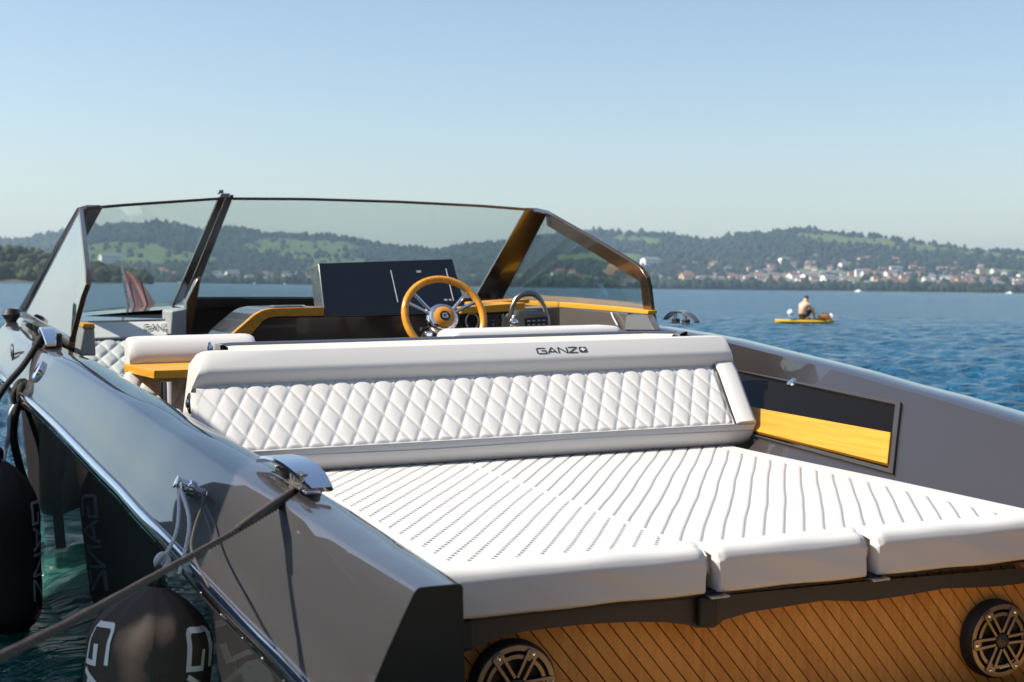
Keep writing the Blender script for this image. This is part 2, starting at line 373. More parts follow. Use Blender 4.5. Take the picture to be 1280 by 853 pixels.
def blobs(name, items, material, rng, V=ICO_V, F=ICO_F, jag=0.25):
    """items: list of (x, y, z, rx, rz): one joined mass of crowns"""
    n = len(V); vs = np.zeros((len(items) * n, 3)); fs = np.zeros((len(items) * len(F), 3), dtype=np.int32)
    for i, (x, y, z, rx, rz) in enumerate(items):
        k = 1 + rng.uniform(-jag, jag, (n, 1)); a = rng.uniform(0, 6.28); c, s = math.cos(a), math.sin(a)
        q = V * k; q = np.stack([q[:, 0] * c - q[:, 1] * s, q[:, 0] * s + q[:, 1] * c, q[:, 2]], -1)
        vs[i * n:(i + 1) * n] = q * (rx, rx, rz) + (x, y, z); fs[i * len(F):(i + 1) * len(F)] = F + i * n
    me = bpy.data.meshes.new(name); me.vertices.add(len(vs)); me.vertices.foreach_set('co', vs.reshape(-1).astype(np.float32))
    me.loops.add(fs.size); me.loops.foreach_set('vertex_index', fs.reshape(-1)); me.polygons.add(len(fs)); me.polygons.foreach_set('loop_start', np.arange(0, fs.size, 3, dtype=np.int32))
    me.update(calc_edges=True); me.validate(); me.materials.append(material)
    o = bpy.data.objects.new(name, me); COL.objects.link(o); return o
def pt(az, r): return CW.x + r * math.sin(az), CW.y + r * math.cos(az)
def build_forest():
    rng = np.random.default_rng(11); items = []
    c = azpx(640)[0]; tries = 0
    while len(items) < 22000 and tries < 90000:
        tries += 1
        a = c + rng.uniform(-0.42, 0.40); t = rng.uniform(0, 1.03) if rng.uniform() > .12 else rng.uniform(0, .05) ; r = R0 + 6 + (R1 - R0) * t
        v = meadow(a, r)
        dens = 0.04 if v > 0.2 else 0.08 if v > 0.06 else 0.82
        if t < 0.06: dens = 0.95
        if t > 0.97: dens = max(dens, 0.25) if v > 0.2 else 1
        if rng.uniform() > dens: continue
        x, y = pt(a, r); s = rng.uniform(3.4, 9.0) * (0.85 if t < 0.5 else 1) * (1.25 if rng.uniform() > .9 else 1)
        items.append((x, y, hill_h(a, r) + s * 0.5, s * rng.uniform(0.75, 1.15), s * rng.uniform(0.7, 1.7)))
    o = blobs('forest', items, foliage('far_forest', (0.006, 0.018, 0.015), (0.026, 0.042, 0.019), 0.03), rng, jag=0.42)
    tag(o, kind='stuff')
build_forest()
# wooded headland nearer on the port side
def build_headland():
    rng = np.random.default_rng(5)
    HP = [(-330, 292), (-160, 300), (0, 306), (20, 307), (57, 313), (85, 320), (110, 327), (140, 331), (160, 335), (175, 340), (184, 346)]
    ha = []; he = []
    for x_, y_ in HP:
        a, e = azpx(x_, y_); ha.append(a); he.append(e)
    r = 950.0; az = np.linspace(ha[0], ha[-1], 120); rows = []
    for dr, k in ((-14, -2.0), (-6, 0.6), (10, 0.25), (60, 0.45), (130, 0.5), (200, 0.0)):
        row = []
        for a in az:
            h = max(0.5, (interp(a, ha, he)) * r + CW.z - 9)
            taper = smoothstep(0, 0.012, ha[-1] - a)
            x, y = pt(a, r + dr); row.append((x, y, k if k in (-2.0, 0.6) else h * k * float(taper)))
        rows.append(row)
    tag(gridmesh('headland', np.array(rows), mat('headland_soil', (0.05, 0.06, 0.03), rough=1, var=0.4, vscale=0.05), flip=True), kind='structure')
    items = []
    for i in range(2300):
        a = rng.uniform(ha[0], ha[-1] - 0.0006); d = rng.uniform(0, 120) * float(smoothstep(-0.002, 0.02, ha[-1] - a)); top = interp(a, ha, he) * (r + d) + CW.z
        s = rng.uniform(2.2, 5.0)
        frac = min(1.0, (d + 6) / 60)
        zz = max(2.0, (top - s * 1.1) * rng.uniform(0.25, 1.0) * frac + 2.0 * (1 - frac))
        zz = min(zz, top - s * 0.9 + rng.uniform(-1, 1.6))
        x, y = pt(a, r + d); items.append((x, y, max(0.8, zz), s, s * rng.uniform(0.8, 1.5)))
    tag(blobs('headland_wood', items, foliage('near_wood', (0.012, 0.022, 0.008), (0.055, 0.065, 0.020), 0.08), rng, ICO2_V, ICO2_F, 0.3), kind='stuff')
build_headland()

# ------------------------------------------------------------------ villages on the far shore
def house_meshes(w_, d_, h_, rh, wm, rm):
    b = Mesh(); x, y = w_ / 2, d_ / 2
    b.add([(-x, -y, -4), (x, -y, -4), (x, y, -4), (-x, y, -4), (-x, -y, h_), (x, -y, h_), (x, y, h_), (-x, y, h_), (-x, 0, h_ + rh * 0.97), (x, 0, h_ + rh * 0.97)],
          [(0, 1, 5, 4), (2, 3, 7, 6), (1, 2, 6, 9, 5), (3, 0, 4, 8, 7), (0, 3, 2, 1)], 0)
    o1 = b.build('wall', wm, smooth=0); r = Mesh(); e = 0.7
    r.add([(-x - e, -y - e, h_ - 0.4), (x + e, -y - e, h_ - 0.4), (x + e, 0, h_ + rh), (-x - e, 0, h_ + rh), (x + e, y + e, h_ - 0.4), (-x - e, y + e, h_ - 0.4),
           (-x - e, -y - e, h_ - 0.1), (x + e, -y - e, h_ - 0.1), (x + e, 0, h_ + rh + 0.35), (-x - e, 0, h_ + rh + 0.35), (x + e, y + e, h_ - 0.1), (-x - e, y + e, h_ - 0.1)],
          [(0, 1, 2, 3), (3, 2, 4, 5), (9, 8, 7, 6), (11, 10, 8, 9), (0, 6, 7, 1), (4, 10, 11, 5), (1, 7, 8, 2), (2, 8, 10, 4), (3, 9, 6, 0), (5, 11, 9, 3)], 0)
    o2 = r.build('roof', rm, smooth=0)
    wn = Mesh()
    for fl in range(max(1, int(h_ // 2.9))):
        for k in range(max(2, int(w_ // 3.2))):
            px_ = -x + (k + 0.5) * w_ / max(2, int(w_ // 3.2))
            for sy in (-1, 1): wn.box((px_, sy * (y + 0.02), 1.5 + fl * 2.9), (1.2, 0.12, 1.4))
        for sx in (-1, 1): wn.box((sx * (x + 0.02), 0, 1.5 + fl * 2.9), (0.12, 1.3, 1.4))
    o3 = wn.build('window', M['gloss'], smooth=0); o3['kind'] = 'stuff'
    return o1, o2, o3
WH = mat('house_white', (0.80, 0.78, 0.74), rough=0.9, var=0.06, vscale=0.6); CRM = mat('house_cream', (0.60, 0.50, 0.36), rough=0.9, var=0.06, vscale=0.6)
OCH = mat('house_ochre', (0.48, 0.33, 0.20), rough=0.9, var=0.06, vscale=0.6)
RED = mat('roof_tile_red', (0.23, 0.105, 0.075), rough=0.9, var=0.2, vscale=0.6); BRN = mat('roof_tile_brown', (0.15, 0.085, 0.06), rough=0.9, var=0.2, vscale=0.6); GRY = mat('roof_slate', (0.16, 0.16, 0.17), rough=0.8, var=0.2, vscale=0.6)
KINDS = [(11, 9, 6, 3.4, WH, RED, 'small white red-roofed house on the far shore', 'small white red-roofed houses'),
         (12, 10, 6.2, 3.6, CRM, BRN, 'small cream brown-roofed house on the far shore', 'small cream brown-roofed houses'),
         (10, 9, 6, 3.0, WH, GRY, 'small white grey-roofed house on the far shore', 'small white grey-roofed houses'),
         (13, 10, 6.2, 3.8, OCH, RED, 'small ochre red-roofed house on the far shore', 'small ochre red-roofed houses'),
         (20, 12, 9.2, 2.2, WH, GRY, 'long pale apartment block in the far village', 'pale apartment blocks')]
SRC = {}; ALIKE = {}
def put_house(kind, px, t, rot, label=None, scale=1.0, nm='house'):
    w_, d_, h_, rh, wm, rm, lab, grp = KINDS[kind]
    a = azpx(px)[0]; r = R0 + 10 + (R1 - R0) * t; x, y = pt(a, r)
    where = 'left of the windscreen post' if px < 250 else 'just right of the windscreen post' if px < 320 else 'left of the dark screen' if px < 420 else 'seen above the steering wheel' if px < 660 else 'behind the side window' if px < 800 else 'just beyond the side window' if px < 915 else 'left of the paddleboard' if px < 985 else 'straight above the seated man' if px < 1060 else 'in mid village' if px < 1150 else 'towards the right edge' if px < 1225 else 'at the right edge'
    row = 'at the waterfront' if t < .10 else 'low on the slope' if t < .22 else 'halfway up' if t < .36 else 'high on the slope'
    lab = lab.replace(' on the far shore', '').replace(' in the far village', '')
    root = thing(nm, label or f'{lab} {row} {where}', 'house' if kind < 4 else 'apartment block', (x, y, hill_h(a, r) + 2.0), None if label else grp)
    if not label: ALIKE.setdefault(root['label'], []).append((px, root))
    root.rotation_euler = (0, 0, rot); root.scale = (scale,) * 3
    if kind not in SRC:
        SRC[kind] = house_meshes(w_, d_, h_, rh, wm, rm)
        for o in SRC[kind]: o.parent = root
    else:
        for s in SRC[kind]:
            c = s.copy(); COL.objects.link(c); c.parent = root
def build_villages():
    rng = random.Random(21); done = []
    def scatter(n, xr, tr, kinds, clust=None):
        k = 0; tries = 0
        while k < n and tries < 4000:
            tries += 1
            px = rng.uniform(*xr) if not clust else rng.gauss(*clust)
            if not xr[0] <= px <= xr[1]: continue
            t = tr[0] + (tr[1] - tr[0]) * rng.random() ** 1.15
            if any(abs(px - q) < 5.0 and abs(t - u) < 0.035 for q, u in done): continue
            done.append((px, t)); put_house(rng.choice(kinds), px, t, rng.uniform(-0.5, 0.5) - 0.35, scale=rng.uniform(0.75, 1.3)); k += 1
    scatter(110, (850, 1280), (0.07, 0.60), [0, 1, 1, 1, 2, 2, 2, 4])
    scatter(60, (930, 1230), (0.25, 0.68), [0, 1, 2, 2])
    scatter(70, (850, 1280), (0.05, 0.34), [0, 1, 2, 2, 1, 4])
    scatter(36, (318, 398), (0.0, 0.22), [0, 1, 2, 2, 4, 0])
    scatter(10, (250, 320), (0.0, 0.10), [0, 2, 4])
    scatter(12, (160, 250), (0.05, 0.35), [0, 1, 2])
    scatter(10, (400, 640), (0.02, 0.30), [0, 1, 2])
    scatter(12, (690, 850), (0.02, 0.35), [0, 1, 2, 3])
    put_house(4, 137, 0.42, 0.2, 'long white building alone on the wooded slope left of the windscreen post', 2.0, 'villa')
    put_house(4, 812, 0.50, 0.1, 'big white building alone on the slope above the side window', 1.9, 'villa')
    put_house(2, 290, 0.015, 0.2, 'tall white lakeside house just right of the windscreen post', 2.0, 'villa')
    put_house(3, 858, 0.12, 0.1, 'broad reddish farmhouse beside a green meadow near the shore', 1.7, 'farmhouse')
    put_house(0, 990, 0.22, 0.3, 'large white house in the middle of the far village', 1.7, 'villa')
build_villages()
NTH = ['leftmost', 'second from left', 'third from left', 'fourth from left', 'fifth from left', 'sixth from left', 'seventh from left', 'eighth from left', 'ninth from left', 'tenth from left', 'eleventh from left', 'twelfth from left', 'thirteenth from left', 'fourteenth from left']
for lab_, items_ in ALIKE.items():
    if len(items_) > 1:
        items_.sort(key=lambda q: q[0])
        for i_, (px_, r_) in enumerate(items_): r_['label'] = lab_ + ', ' + ('rightmost' if i_ == len(items_) - 1 else NTH[min(i_, 13)])
# two far meadow strips are the ground itself; small boats moored off the far shore
def small_boat(px, r, label, s=1.0):
    a = azpx(px)[0]; x, y = pt(a, r)
    root = thing('moored_boat', label, 'boat', (x, y, 0)); root.rotation_euler = (0, 0, a + 1.2); root.scale = (s,) * 3
    h = Mesh(); rows = []
    for t in np.linspace(0, 1, 9):
        wd = 1.3 * (1 - t ** 3) * (0.85 + 0.15 * min(1, t * 4)); zt = 0.9 + 0.4 * t
        rows.append([(-5 + 10 * t, -wd, zt), (-5 + 10 * t, -wd * 0.7, -0.3), (-5 + 10 * t, wd * 0.7, -0.3), (-5 + 10 * t, wd, zt), (-5 + 10 * t, wd * 0.9, zt - 0.05), (-5 + 10 * t, -wd * 0.9, zt - 0.05), (-5 + 10 * t, -wd, zt)])
    h.strip(rows); h.build('hull', WH, root)
    Mesh().prism([(-3, -1, 0.8), (2.2, -1, 0.8), (1.0, -1, 2.4), (-2.6, -1, 2.4)], (0, 2, 0)).build('cabin', WH, root, bevel=0.1)
for px, r, l in ((224, 2250, 'white cabin boat moored off the shore left of the windscreen post'), (356, 2230, 'white cabin boat moored before the lakeside houses behind the screen'), (318, 2260, 'white cabin boat moored off the tall white lakeside house'),
                 (1073, 1900, 'white cabin boat lying far out beyond the paddleboard'), (1262, 2100, 'white cabin boat near the far shore at the picture edge')):
    small_boat(px, r, l, 1.15)

# ================================================================== THE MOTORBOAT
boat = thing('motorboat', 'anthracite open motorboat with white quilted sun pad moored stern to the camera', 'motorboat', mw=MB.copy())
GY = [-.65, -.3, 0, .3, .6, .9, 1.2, 1.5, 1.8, 2.2, 2.6, 3.0, 3.5, 4.0, 5.0, 6.0, 7.0, 7.8, 8.5]
GW = [1.052, 1.055, 1.065, 1.10, 1.135, 1.175, 1.21, 1.245, 1.275, 1.31, 1.35, 1.395, 1.435, 1.465, 1.49, 1.43, 1.15, .72, .05]
GZ = [.805, .815, .83, .855, .88, .905, .925, .95, .97, .995, 1.02, 1.035, 1.05, 1.06, 1.085, 1.10, 1.10, 1.10, 1.09]
GC = [.082, .10, .11, .12, .12, .115, .11, .108, .108, .112, .115, .115, .115, .115, .115, .11, .11, .1, .03]
RX = [1.25, 1.274, 1.297, 1.336, 1.366, 1.396, 1.418, 1.448, 1.476, 1.515, 1.555, 1.60, 1.645, 1.675, 1.70, 1.63, 1.35, .90, .09]
RZ = [.56, .59, .605, .645, .68, .705, .73, .755, .78, .815, .845, .87, .90, .92, .955, .985, 1.0, 1.0, 1.0]
def g(y, T): return interp(y, GY, T)
YS = sorted(set(list(np.round(np.linspace(-.65, 8.5, 80), 3)) + GY))
def inner_low(y, sgn=1):
    """foot of the inner coaming (|x|, z)"""
    if y < -0.02: return g(y, GW) - 0.002, 0.05
    if y < 1.65: return (0.868 if sgn > 0 else .915), 0.655
    return lerp(0.868, g(y, GW) - 0.06, min(1, (y - 1.65) / 0.5)), 0.42
def gunwale(sgn):
    name = 'gunwale'
    b = Mesh(); rows = []
    ys = [y for y in YS] ; ys = sorted(set(ys + [-0.021, -0.019, 1.649, 1.651]))
    for y in ys:
        wi, z, c, rx, rz = g(y, GW), g(y, GZ), g(y, GC), g(y, RX), g(y, RZ); lx, lz = inner_low(y, sgn)
        wo = wi + c; e = 0.006
        pts = [(lx, lz), (lerp(wi, lx, .03), z - e * 1.2), (wi + .003, z - .0015), (wi + e, z), (wo - e, z), (wo, z - .003), (wo + .005, z - .009),
               (lerp(wo, rx, .2) + .0032, lerp(z, rz, .2)), (lerp(wo, rx, .4) + .0048, lerp(z, rz, .4)), (lerp(wo, rx, .6) + .0048, lerp(z, rz, .6)), (lerp(wo, rx, .8) + .0032, lerp(z, rz, .8)), (rx - .004, rz + .022), (rx, rz + .012), (rx, rz - .02)]
        rows.append([(sgn * x, y, zz) for x, zz in pts])
    b.strip([r[1:] for r in rows])
    # aft end face of the wing
    r0 = rows[0]; n = len(b.v)
    o = b.build(name, M['paint'], boat, smooth=28)
    Mesh().prism(r0 + [(sgn * (RX[0] - .13), -.65, .05)], (0, -.004, 0)).build('wing_end', M['dark_end'], o, smooth=0)  # aft face in its own near-black, uncoated material
    Mesh().strip([[r[0], tuple(lerp(a, c, .5) for a, c in zip(r[0], r[1])), r[1]] for r in rows]).build('coaming', M['inner'], o, smooth=40)
    return o
for s_ in (-1, 1): gunwale(s_)
# lower hull, one closed shell: sides below the rail, bottom, transom plate
def lower_hull():
    b = Mesh(); rows = []
    for y in sorted(set([.12] + [y for y in YS if y > .13] + [0.27, 0.28])):
        rx, rz = g(y, RX), g(y, RZ)
        tuck = 0.0 if y < 0.275 else 0.035
        f = max(0.0, (y - 5) / 3.5)
        p = [(rx - .002, rz - .018), (rx - .012 - tuck, rz - .05), (rx - .027 - tuck, lerp(rz, 0, .55)), ((rx - .042 - tuck) * (1 - .35 * f), .02), ((rx - .30) * (1 - .5 * f) if rx > .35 else .01, -.25), (0, -.38 + .3 * f)]
        p = [(max(0.0, x), z) for x, z in p]
        rows.append([(-x, y, z) for x, z in p] + [(x, y, z) for x, z in p[::-1]][1:])
    b.strip(rows)
    r0 = [q for q in rows[0] if q[2] < .5]; b.add(r0, [tuple(range(len(r0)))])
    hull = b.build('hull', M['paint'], boat, smooth=30)
    for s in (-1, 1):                                    # the two wings beside the swim platform
        b = Mesh(); rows = []
        for y in [q for q in YS if q < .1] + [.125]:
            rx, rz, wi = g(y, RX), g(y, RZ), g(y, GW)
            rows.append([(s * x, y, z) for x, z in ((rx - .002, rz - .018), (rx - .012, rz - .05), (rx - .027, rz * .45), (rx - .042, .0), (rx - .10, -.12), (wi - .01, -.12), (wi - .01, .06))])
        b.strip(rows); b.add(rows[0], [tuple(range(7))]); b.add(rows[-1], [tuple(range(7))])
        b.build('hull_wing', M['paint'], hull, smooth=30)
lower_hull()
def rub_rail(sgn):
    path = []
    for y in np.linspace(-.65, 8.4, 70):
        y = float(y); path.append(((sgn * g(y, RX), y, g(y, RZ)), (sgn, 0, 0), (0, 0, 1)))
    prof = [(.0, -.020), (.008, -.024), (.016, -.016), (.0185, 0.0), (.016, .012), (.008, .018), (0, .014)]
    o = Mesh().sweep(path, prof).build('rub_rail', M['chrome'], boat, smooth=50)
    base = Mesh().sweep([((p[0][0] , p[0][1], p[0][2]), p[1], p[2]) for p in path], [(.0, -.034), (.006, -.036), (.009, -.021), (0, -.0195)]).build('rail_bedding', M['black'], o)
    sc = None
    for y in np.arange(-.6, 3.0, .145):
        y = float(y)
        if sc is None or sgn > 0 and sc.parent != o:
            q = Mesh().lathe((0, 0, 0), (sgn, 0, -.6), [(.0042, 0), (.004, .002), (.001, .0035)], 8).build('screw', M['brushed'], o); sc = q
        else:
            q = sc.copy(); COL.objects.link(q)
        q.location = (sgn * (g(y, RX) + .013), y, g(y, RZ) - .017); q.parent = o
rub_rail(-1); rub_rail(1)
# foredeck
def foredeck():
    rows = []
    for y in np.linspace(5.5, 8.5, 16):
        y = float(y); wi, z = g(y, GW), g(y, GZ)
        rows.append([(wi * t, y, z - .003 + .07 * (1 - t * t)) for t in np.linspace(-1, 1, 15)])
    b = Mesh().strip(rows); b.build('foredeck', M['paint'], boat)
foredeck()
Mesh().box((0, 3.6, .40), (2.5, 4.3, .03)).build('cockpit_floor', M['greymet'], boat)

# ---------------------------------------------------------------- starboard niche
def coaming(y, s, off=0.0, sgn=1):
    wi, z = g(y, GW), g(y, GZ); lx, lz = inner_low(y)
    if y > 1.6: lx, lz = 0.868, 0.655
    p = Vector((lerp(wi, lx, s), y, lerp(z, lz, s))); d = Vector((lz - z, 0, -(lx - wi))).normalized()   # normal, inboard and up
    p = p + (-d if d.z < 0 else d) * off
    return Vector((p.x * sgn, p.y, p.z))
def coam_at(px, py):
    best = None
    y0, s0, st = 0.8, 0.5, 0.8
    for it in range(14):
        for i in range(-4, 5):
            for j in range(-4, 5):
                y, s = y0 + i * st / 4, s0 + j * st / 4
                q = proj(coaming(y, s)); e = (q[0] - px) ** 2 + (q[1] - py) ** 2
                if best is None or e < best[0]: best = (e, y, s)
        y0, s0 = best[1], best[2]; st *= 0.5
    return y0, s0
def niche():
    quad = [coam_at(*p) for p in ((884, 441), (1128, 505), (1118, 595), (895, 534))]
    inner = [coam_at(*p) for p in ((887, 446), (1121, 508.5), (1112.5, 588.5), (897, 531))]
    def ring(pp, off): return [coaming(y, s, off) for y, s in pp]
    b = Mesh(); o0, o1, i1, i0 = ring(quad, -.01), ring(quad, .012), ring(inner, .012), ring(inner, .001)
    b.add(o0 + o1 + i1 + i0, [(k + a, (k + 1) % 4 + a, (k + 1) % 4 + a + 4, k + a + 4) for a in (0, 4, 8) for k in range(4)])
    fr = b.build('niche_frame', M['trim'], boat, bevel=.003)
    pane = ring(inner, .003)
    d = (pane[1] - pane[0]).cross(pane[2] - pane[0]).normalized() * .002
    Mesh().prism(pane, d).build('smoked_pane', M['smoke'], fr)
    tq = [coam_at(*p) for p in ((897, 505), (1117, 546), (1113, 585), (898, 531))]
    f = ring(tq, .004); bk = ring(tq, .020)
    Mesh().add(f + bk, [(0, 1, 2, 3), (7, 6, 5, 4), (0, 4, 5, 1), (1, 5, 6, 2), (2, 6, 7, 3), (3, 7, 4, 0)]).build('teak_board', M['teak'], fr, bevel=.002)
    h = coam_at(991, 480); Mesh().lathe(coaming(*h, .004), (-.6, 0, .8), [(.022, 0), (.020, .008), (.008, .011)], 14).build('latch', M['chrome'], fr)
niche()

# ---------------------------------------------------------------- sun pad
PX0, PX1, PY1, PZ, PB = -0.902, 0.862, 1.78, 0.68, 0.570
LD = math.radians(57.6); SPC = 0.0500
def build_pad():
    nx = 600
    xs = np.linspace(PX0, PX1, nx)
    R = 0.034
    prof = []                                              # (y, z, normal_y, normal_z, is_top)
    prof += [(.09, PB, 0, -1, 0), (.02, PB, 0, -1, 0), (.006, PB + .002, -.7, -.7, 0), (0, PB + .008, -1, 0, 0)]
    for z in np.linspace(PB + .012, PZ - R, 22): prof.append((0, z, -1, 0, 0))
    for a in np.linspace(0, math.pi / 2, 12)[1:-1]: prof.append((R - R * math.cos(a), PZ - R + R * math.sin(a), -math.cos(a), math.sin(a), 0))
    for y in np.linspace(R, PY1, 580): prof.append((y, PZ, 0, 1, 1))
    pr = np.array(prof)
    X, Y0 = np.meshgrid(xs, pr[:, 0]); Z0 = np.repeat(pr[:, 1:2], nx, 1); NY = np.repeat(pr[:, 2:3], nx, 1); NZ = np.repeat(pr[:, 3:4], nx, 1); TOP = np.repeat(pr[:, 4:5], nx, 1)
    # channel coordinate across the ribs, and along them
    wob = 0.0015 * np.sin(Y0 * 6 + X * 5) + 0.0006 * np.sin(Y0 * 27 - X * 11)
    u = X * math.sin(LD) - Y0 * math.cos(LD) + wob; v = X * math.cos(LD) + Y0 * math.sin(LD)
    ph = (u / SPC) % 1.0; dist = np.minimum(ph, 1 - ph) * SPC                # distance to the nearest sewn line
    seam = -0.235 + 0.02 * (Y0 / 1.8)
    inL = (X < seam - .004); inR = (X > seam + .012)
    yf = 0.085
    border = 0.735 + 0.04 * (Y0 / 1.5)
    zone = TOP * smoothstep(yf, yf + .01, Y0) * (inL * smoothstep(PX0 + .085, PX0 + .095, X) + inR * (1 - smoothstep(border - .004, border + .002, X)))
    dash = 0.5 + 0.5 * np.sin(v * 2 * math.pi / 0.0255)
    thr = 0.5 + 0.5 * np.sin(v * 2 * math.pi / 0.0085)
    dL = np.exp(-(dist / .0062) ** 4) * smoothstep(0.36, 0.56, dash)
    dR = np.exp(-(dist / .0032) ** 2) * (0.75 + .25 * thr)
    puff = np.clip(1 - (1 - np.minimum(1, dist / (SPC * .30))) ** 2.2, 0, 1) - 1
    h = zone * (0.0013 * puff - np.where(inL, .0080 * dL, .0030 * dR))
    st = zone * np.where(inL, np.clip(dL * 1.5, 0, 1), np.clip(dR * 0.70, 0, 1) * (dist < .0040))  # port dots: shade in the dimples painted dark along with the thread
    # seams: centre seam, border seam
    sb = np.exp(-((X - border) / .0035) ** 2) * TOP * (Y0 > yf)
    sc = np.exp(-((X - seam) / .002) ** 2) * TOP * (Y0 > yf)
    h -= .004 * sb + .0015 * sc
    st = np.maximum(st, sb * .40); st = np.maximum(st, sc * .05)
    # welt seam along the front top edge
    wz = np.exp(-((Z0 - (PZ - .018)) / .002) ** 2) * (TOP < .5) * (Y0 < .02)
    h -= .0012 * wz; st = np.maximum(st, wz * .10)
    # soft wrinkles
    fr = (1 - TOP)
    h += fr * .0022 * np.sin(X * 21 + 2 * np.sin(Z0 * 40)) * np.sin(X * 6.1 + 1) + TOP * .0016 * np.sin(X * 7) * np.sin(Y0 * 5 + 1)
    # outer edges roll down
    h -= .022 * (1 - smoothstep(0, .03, PX1 - X)) * TOP + .008 * (1 - smoothstep(0, .012, X - PX0)) * TOP
    bk = PY1 - Y0; h -= .02 * (1 - smoothstep(0, .03, bk)) * TOP
    # the gaps between the three front bolsters
    push = np.zeros_like(X)
    for xg in (-.198, .252):
        wgap = .016 + .004 * (PZ - Z0) / .1
        inside = 1 - smoothstep(wgap * .55, wgap, np.abs(X - xg))
        depth = .085 * inside * (1 - smoothstep(.03, .10, Y0))
        push += depth
        rim = np.exp(-((np.abs(X - xg) - wgap) / .012) ** 2) * (1 - smoothstep(.03, .06, Y0)); h -= .006 * rim * (TOP + (Z0 > PZ - .03))
    Yd = Y0 + NY * h + push * (1 - TOP) + 0; Zd = Z0 + NZ * h - TOP * push * .75
    o = gridmesh('sun_pad', np.stack([X, Yd, Zd], -1), M['quilt'], boat, attr={'stitch_shade': st})
    # closed sides and back
    s = Mesh(); s.box(((PX0 + PX1) / 2, .93, PB + .04), (PX1 - PX0 - .012, 1.68, .075)); s.build('pad_core', M['vinyl'], o)
    for xg in (-.186, .268):
        b = Mesh().box((xg, .012, PB - .006), (.052, .05, .006)); b.build('hinge_plate', M['brushed'], o, bevel=.002)
build_pad()

# ---------------------------------------------------------------- letters and emblem
LET = {'G': (1.05, [[(1.05, 1), (.13, 1), (.03, .93), (0, .85), (0, .15), (.03, .07), (.13, 0), (1.05, 0), (1.05, .52), (.52, .52)]]),
       'A': (1.15, [[(0, 0), (.50, 1), (.64, 1), (1.14, 0)], [(.22, .30), (.92, .30)]]),
       'N': (1.05, [[(0, 0), (0, 1), (.08, 1), (.96, 0), (1.04, 0), (1.04, 1)]]),
       'Z': (1.05, [[(0, 1), (1.02, 1), (1.02, .94), (.02, .06), (.02, 0), (1.05, 0)]])}
def word(text, gap=.22):
    segs = []; x = 0
    for ch in text:
        wd, ss = LET[ch]
        for s in ss: segs.append([(x + a, b) for a, b in s])
        x += wd + gap
    return segs, x - gap
def lettering(name, segs, fmap, width, material, parent, th=.0012):
    """strokes mapped by fmap(u, v) -> (point, normal); each stroke is a thin raised ribbon"""
    b = Mesh()
    for s in segs:
        pts = []
        for (a, c) in zip(s[:-1], s[1:]):
            n = max(1, int(math.dist(a, c) / .12))
            pts += [(lerp(a[0], c[0], i / n), lerp(a[1], c[1], i / n)) for i in range(n)]
        pts.append(s[-1]); top = []
        N = len(pts)
        for i, p in enumerate(pts):
            d0 = Vector((p[0] - pts[i - 1][0], p[1] - pts[i - 1][1])) if i > 0 else None
            d1 = Vector((pts[i + 1][0] - p[0], pts[i + 1][1] - p[1])) if i < N - 1 else None
            d0 = d0 or d1; d1 = d1 or d0
            n0 = Vector((-d0.y, d0.x)).normalized(); n1 = Vector((-d1.y, d1.x)).normalized(); nn = (n0 + n1)
            nn = nn.normalized() if nn.length > 1e-3 else n0; k = min(1.8, 1 / max(.5, nn.dot(n0)))
            q = nn * (width / 2) * k
            L, Ln = fmap(p[0] + q.x, p[1] + q.y); Rr, Rn = fmap(p[0] - q.x, p[1] - q.y)
            top.append((L, L + Ln * th, Rr + Rn * th, Rr))
        vs = [q for t in top for q in t]; fs = []
        for i in range(N - 1):
            for k in range(4): fs.append((i * 4 + k, i * 4 + (k + 1) % 4, i * 4 + 4 + (k + 1) % 4, i * 4 + 4 + k))
        fs += [(0, 1, 2, 3), (N * 4 - 1, N * 4 - 2, N * 4 - 3, N * 4 - 4)]
        b.add(vs, fs)
    return b.build(name, material, parent, smooth=0)
def emblem(fmap, u0, parent, ground, cross):
    """rounded square with an upright cross"""
    sq = []
    for cx_, cy_, a0 in ((.8, .8, 0), (.2, .8, 90), (.2, .2, 180), (.8, .2, 270)):
        for k in range(4):
            a = math.radians(a0 + 30 * k); sq.append((cx_ + .2 * math.cos(a), cy_ + .2 * math.sin(a)))
    b = Mesh(); n = len(sq); low = []; up = []
    for p in sq:
        P_, Nn = fmap(u0 + p[0], p[1]); low.append(P_); up.append(P_ + Nn * .0012)
    cP, cN = fmap(u0 + .5, .5)
    b.add(low + up + [cP + cN * .0012], [(i, (i + 1) % n, (i + 1) % n + n, i + n) for i in range(n)] + [(i + n, (i + 1) % n + n, 2 * n) for i in range(n)])
    e = b.build('emblem', ground, parent, smooth=0)
    c = Mesh()
    for (x0, x1, y0, y1) in ((.40, .60, .2, .8), (.2, .40, .40, .60), (.60, .8, .40, .60)):
        q = [fmap(u0 + a, d) for a, d in ((x0, y0), (x1, y0), (x1, y1), (x0, y1))]
        lo = [p + nn * .001 for p, nn in q]; hi = [p + nn * .0024 for p, nn in q]
        c.add(lo + hi, [(0, 1, 5, 4), (1, 2, 6, 5), (2, 3, 7, 6), (3, 0, 4, 7), (4, 5, 6, 7)])
    c.build('cross', cross, parent, smooth=0)
    return e

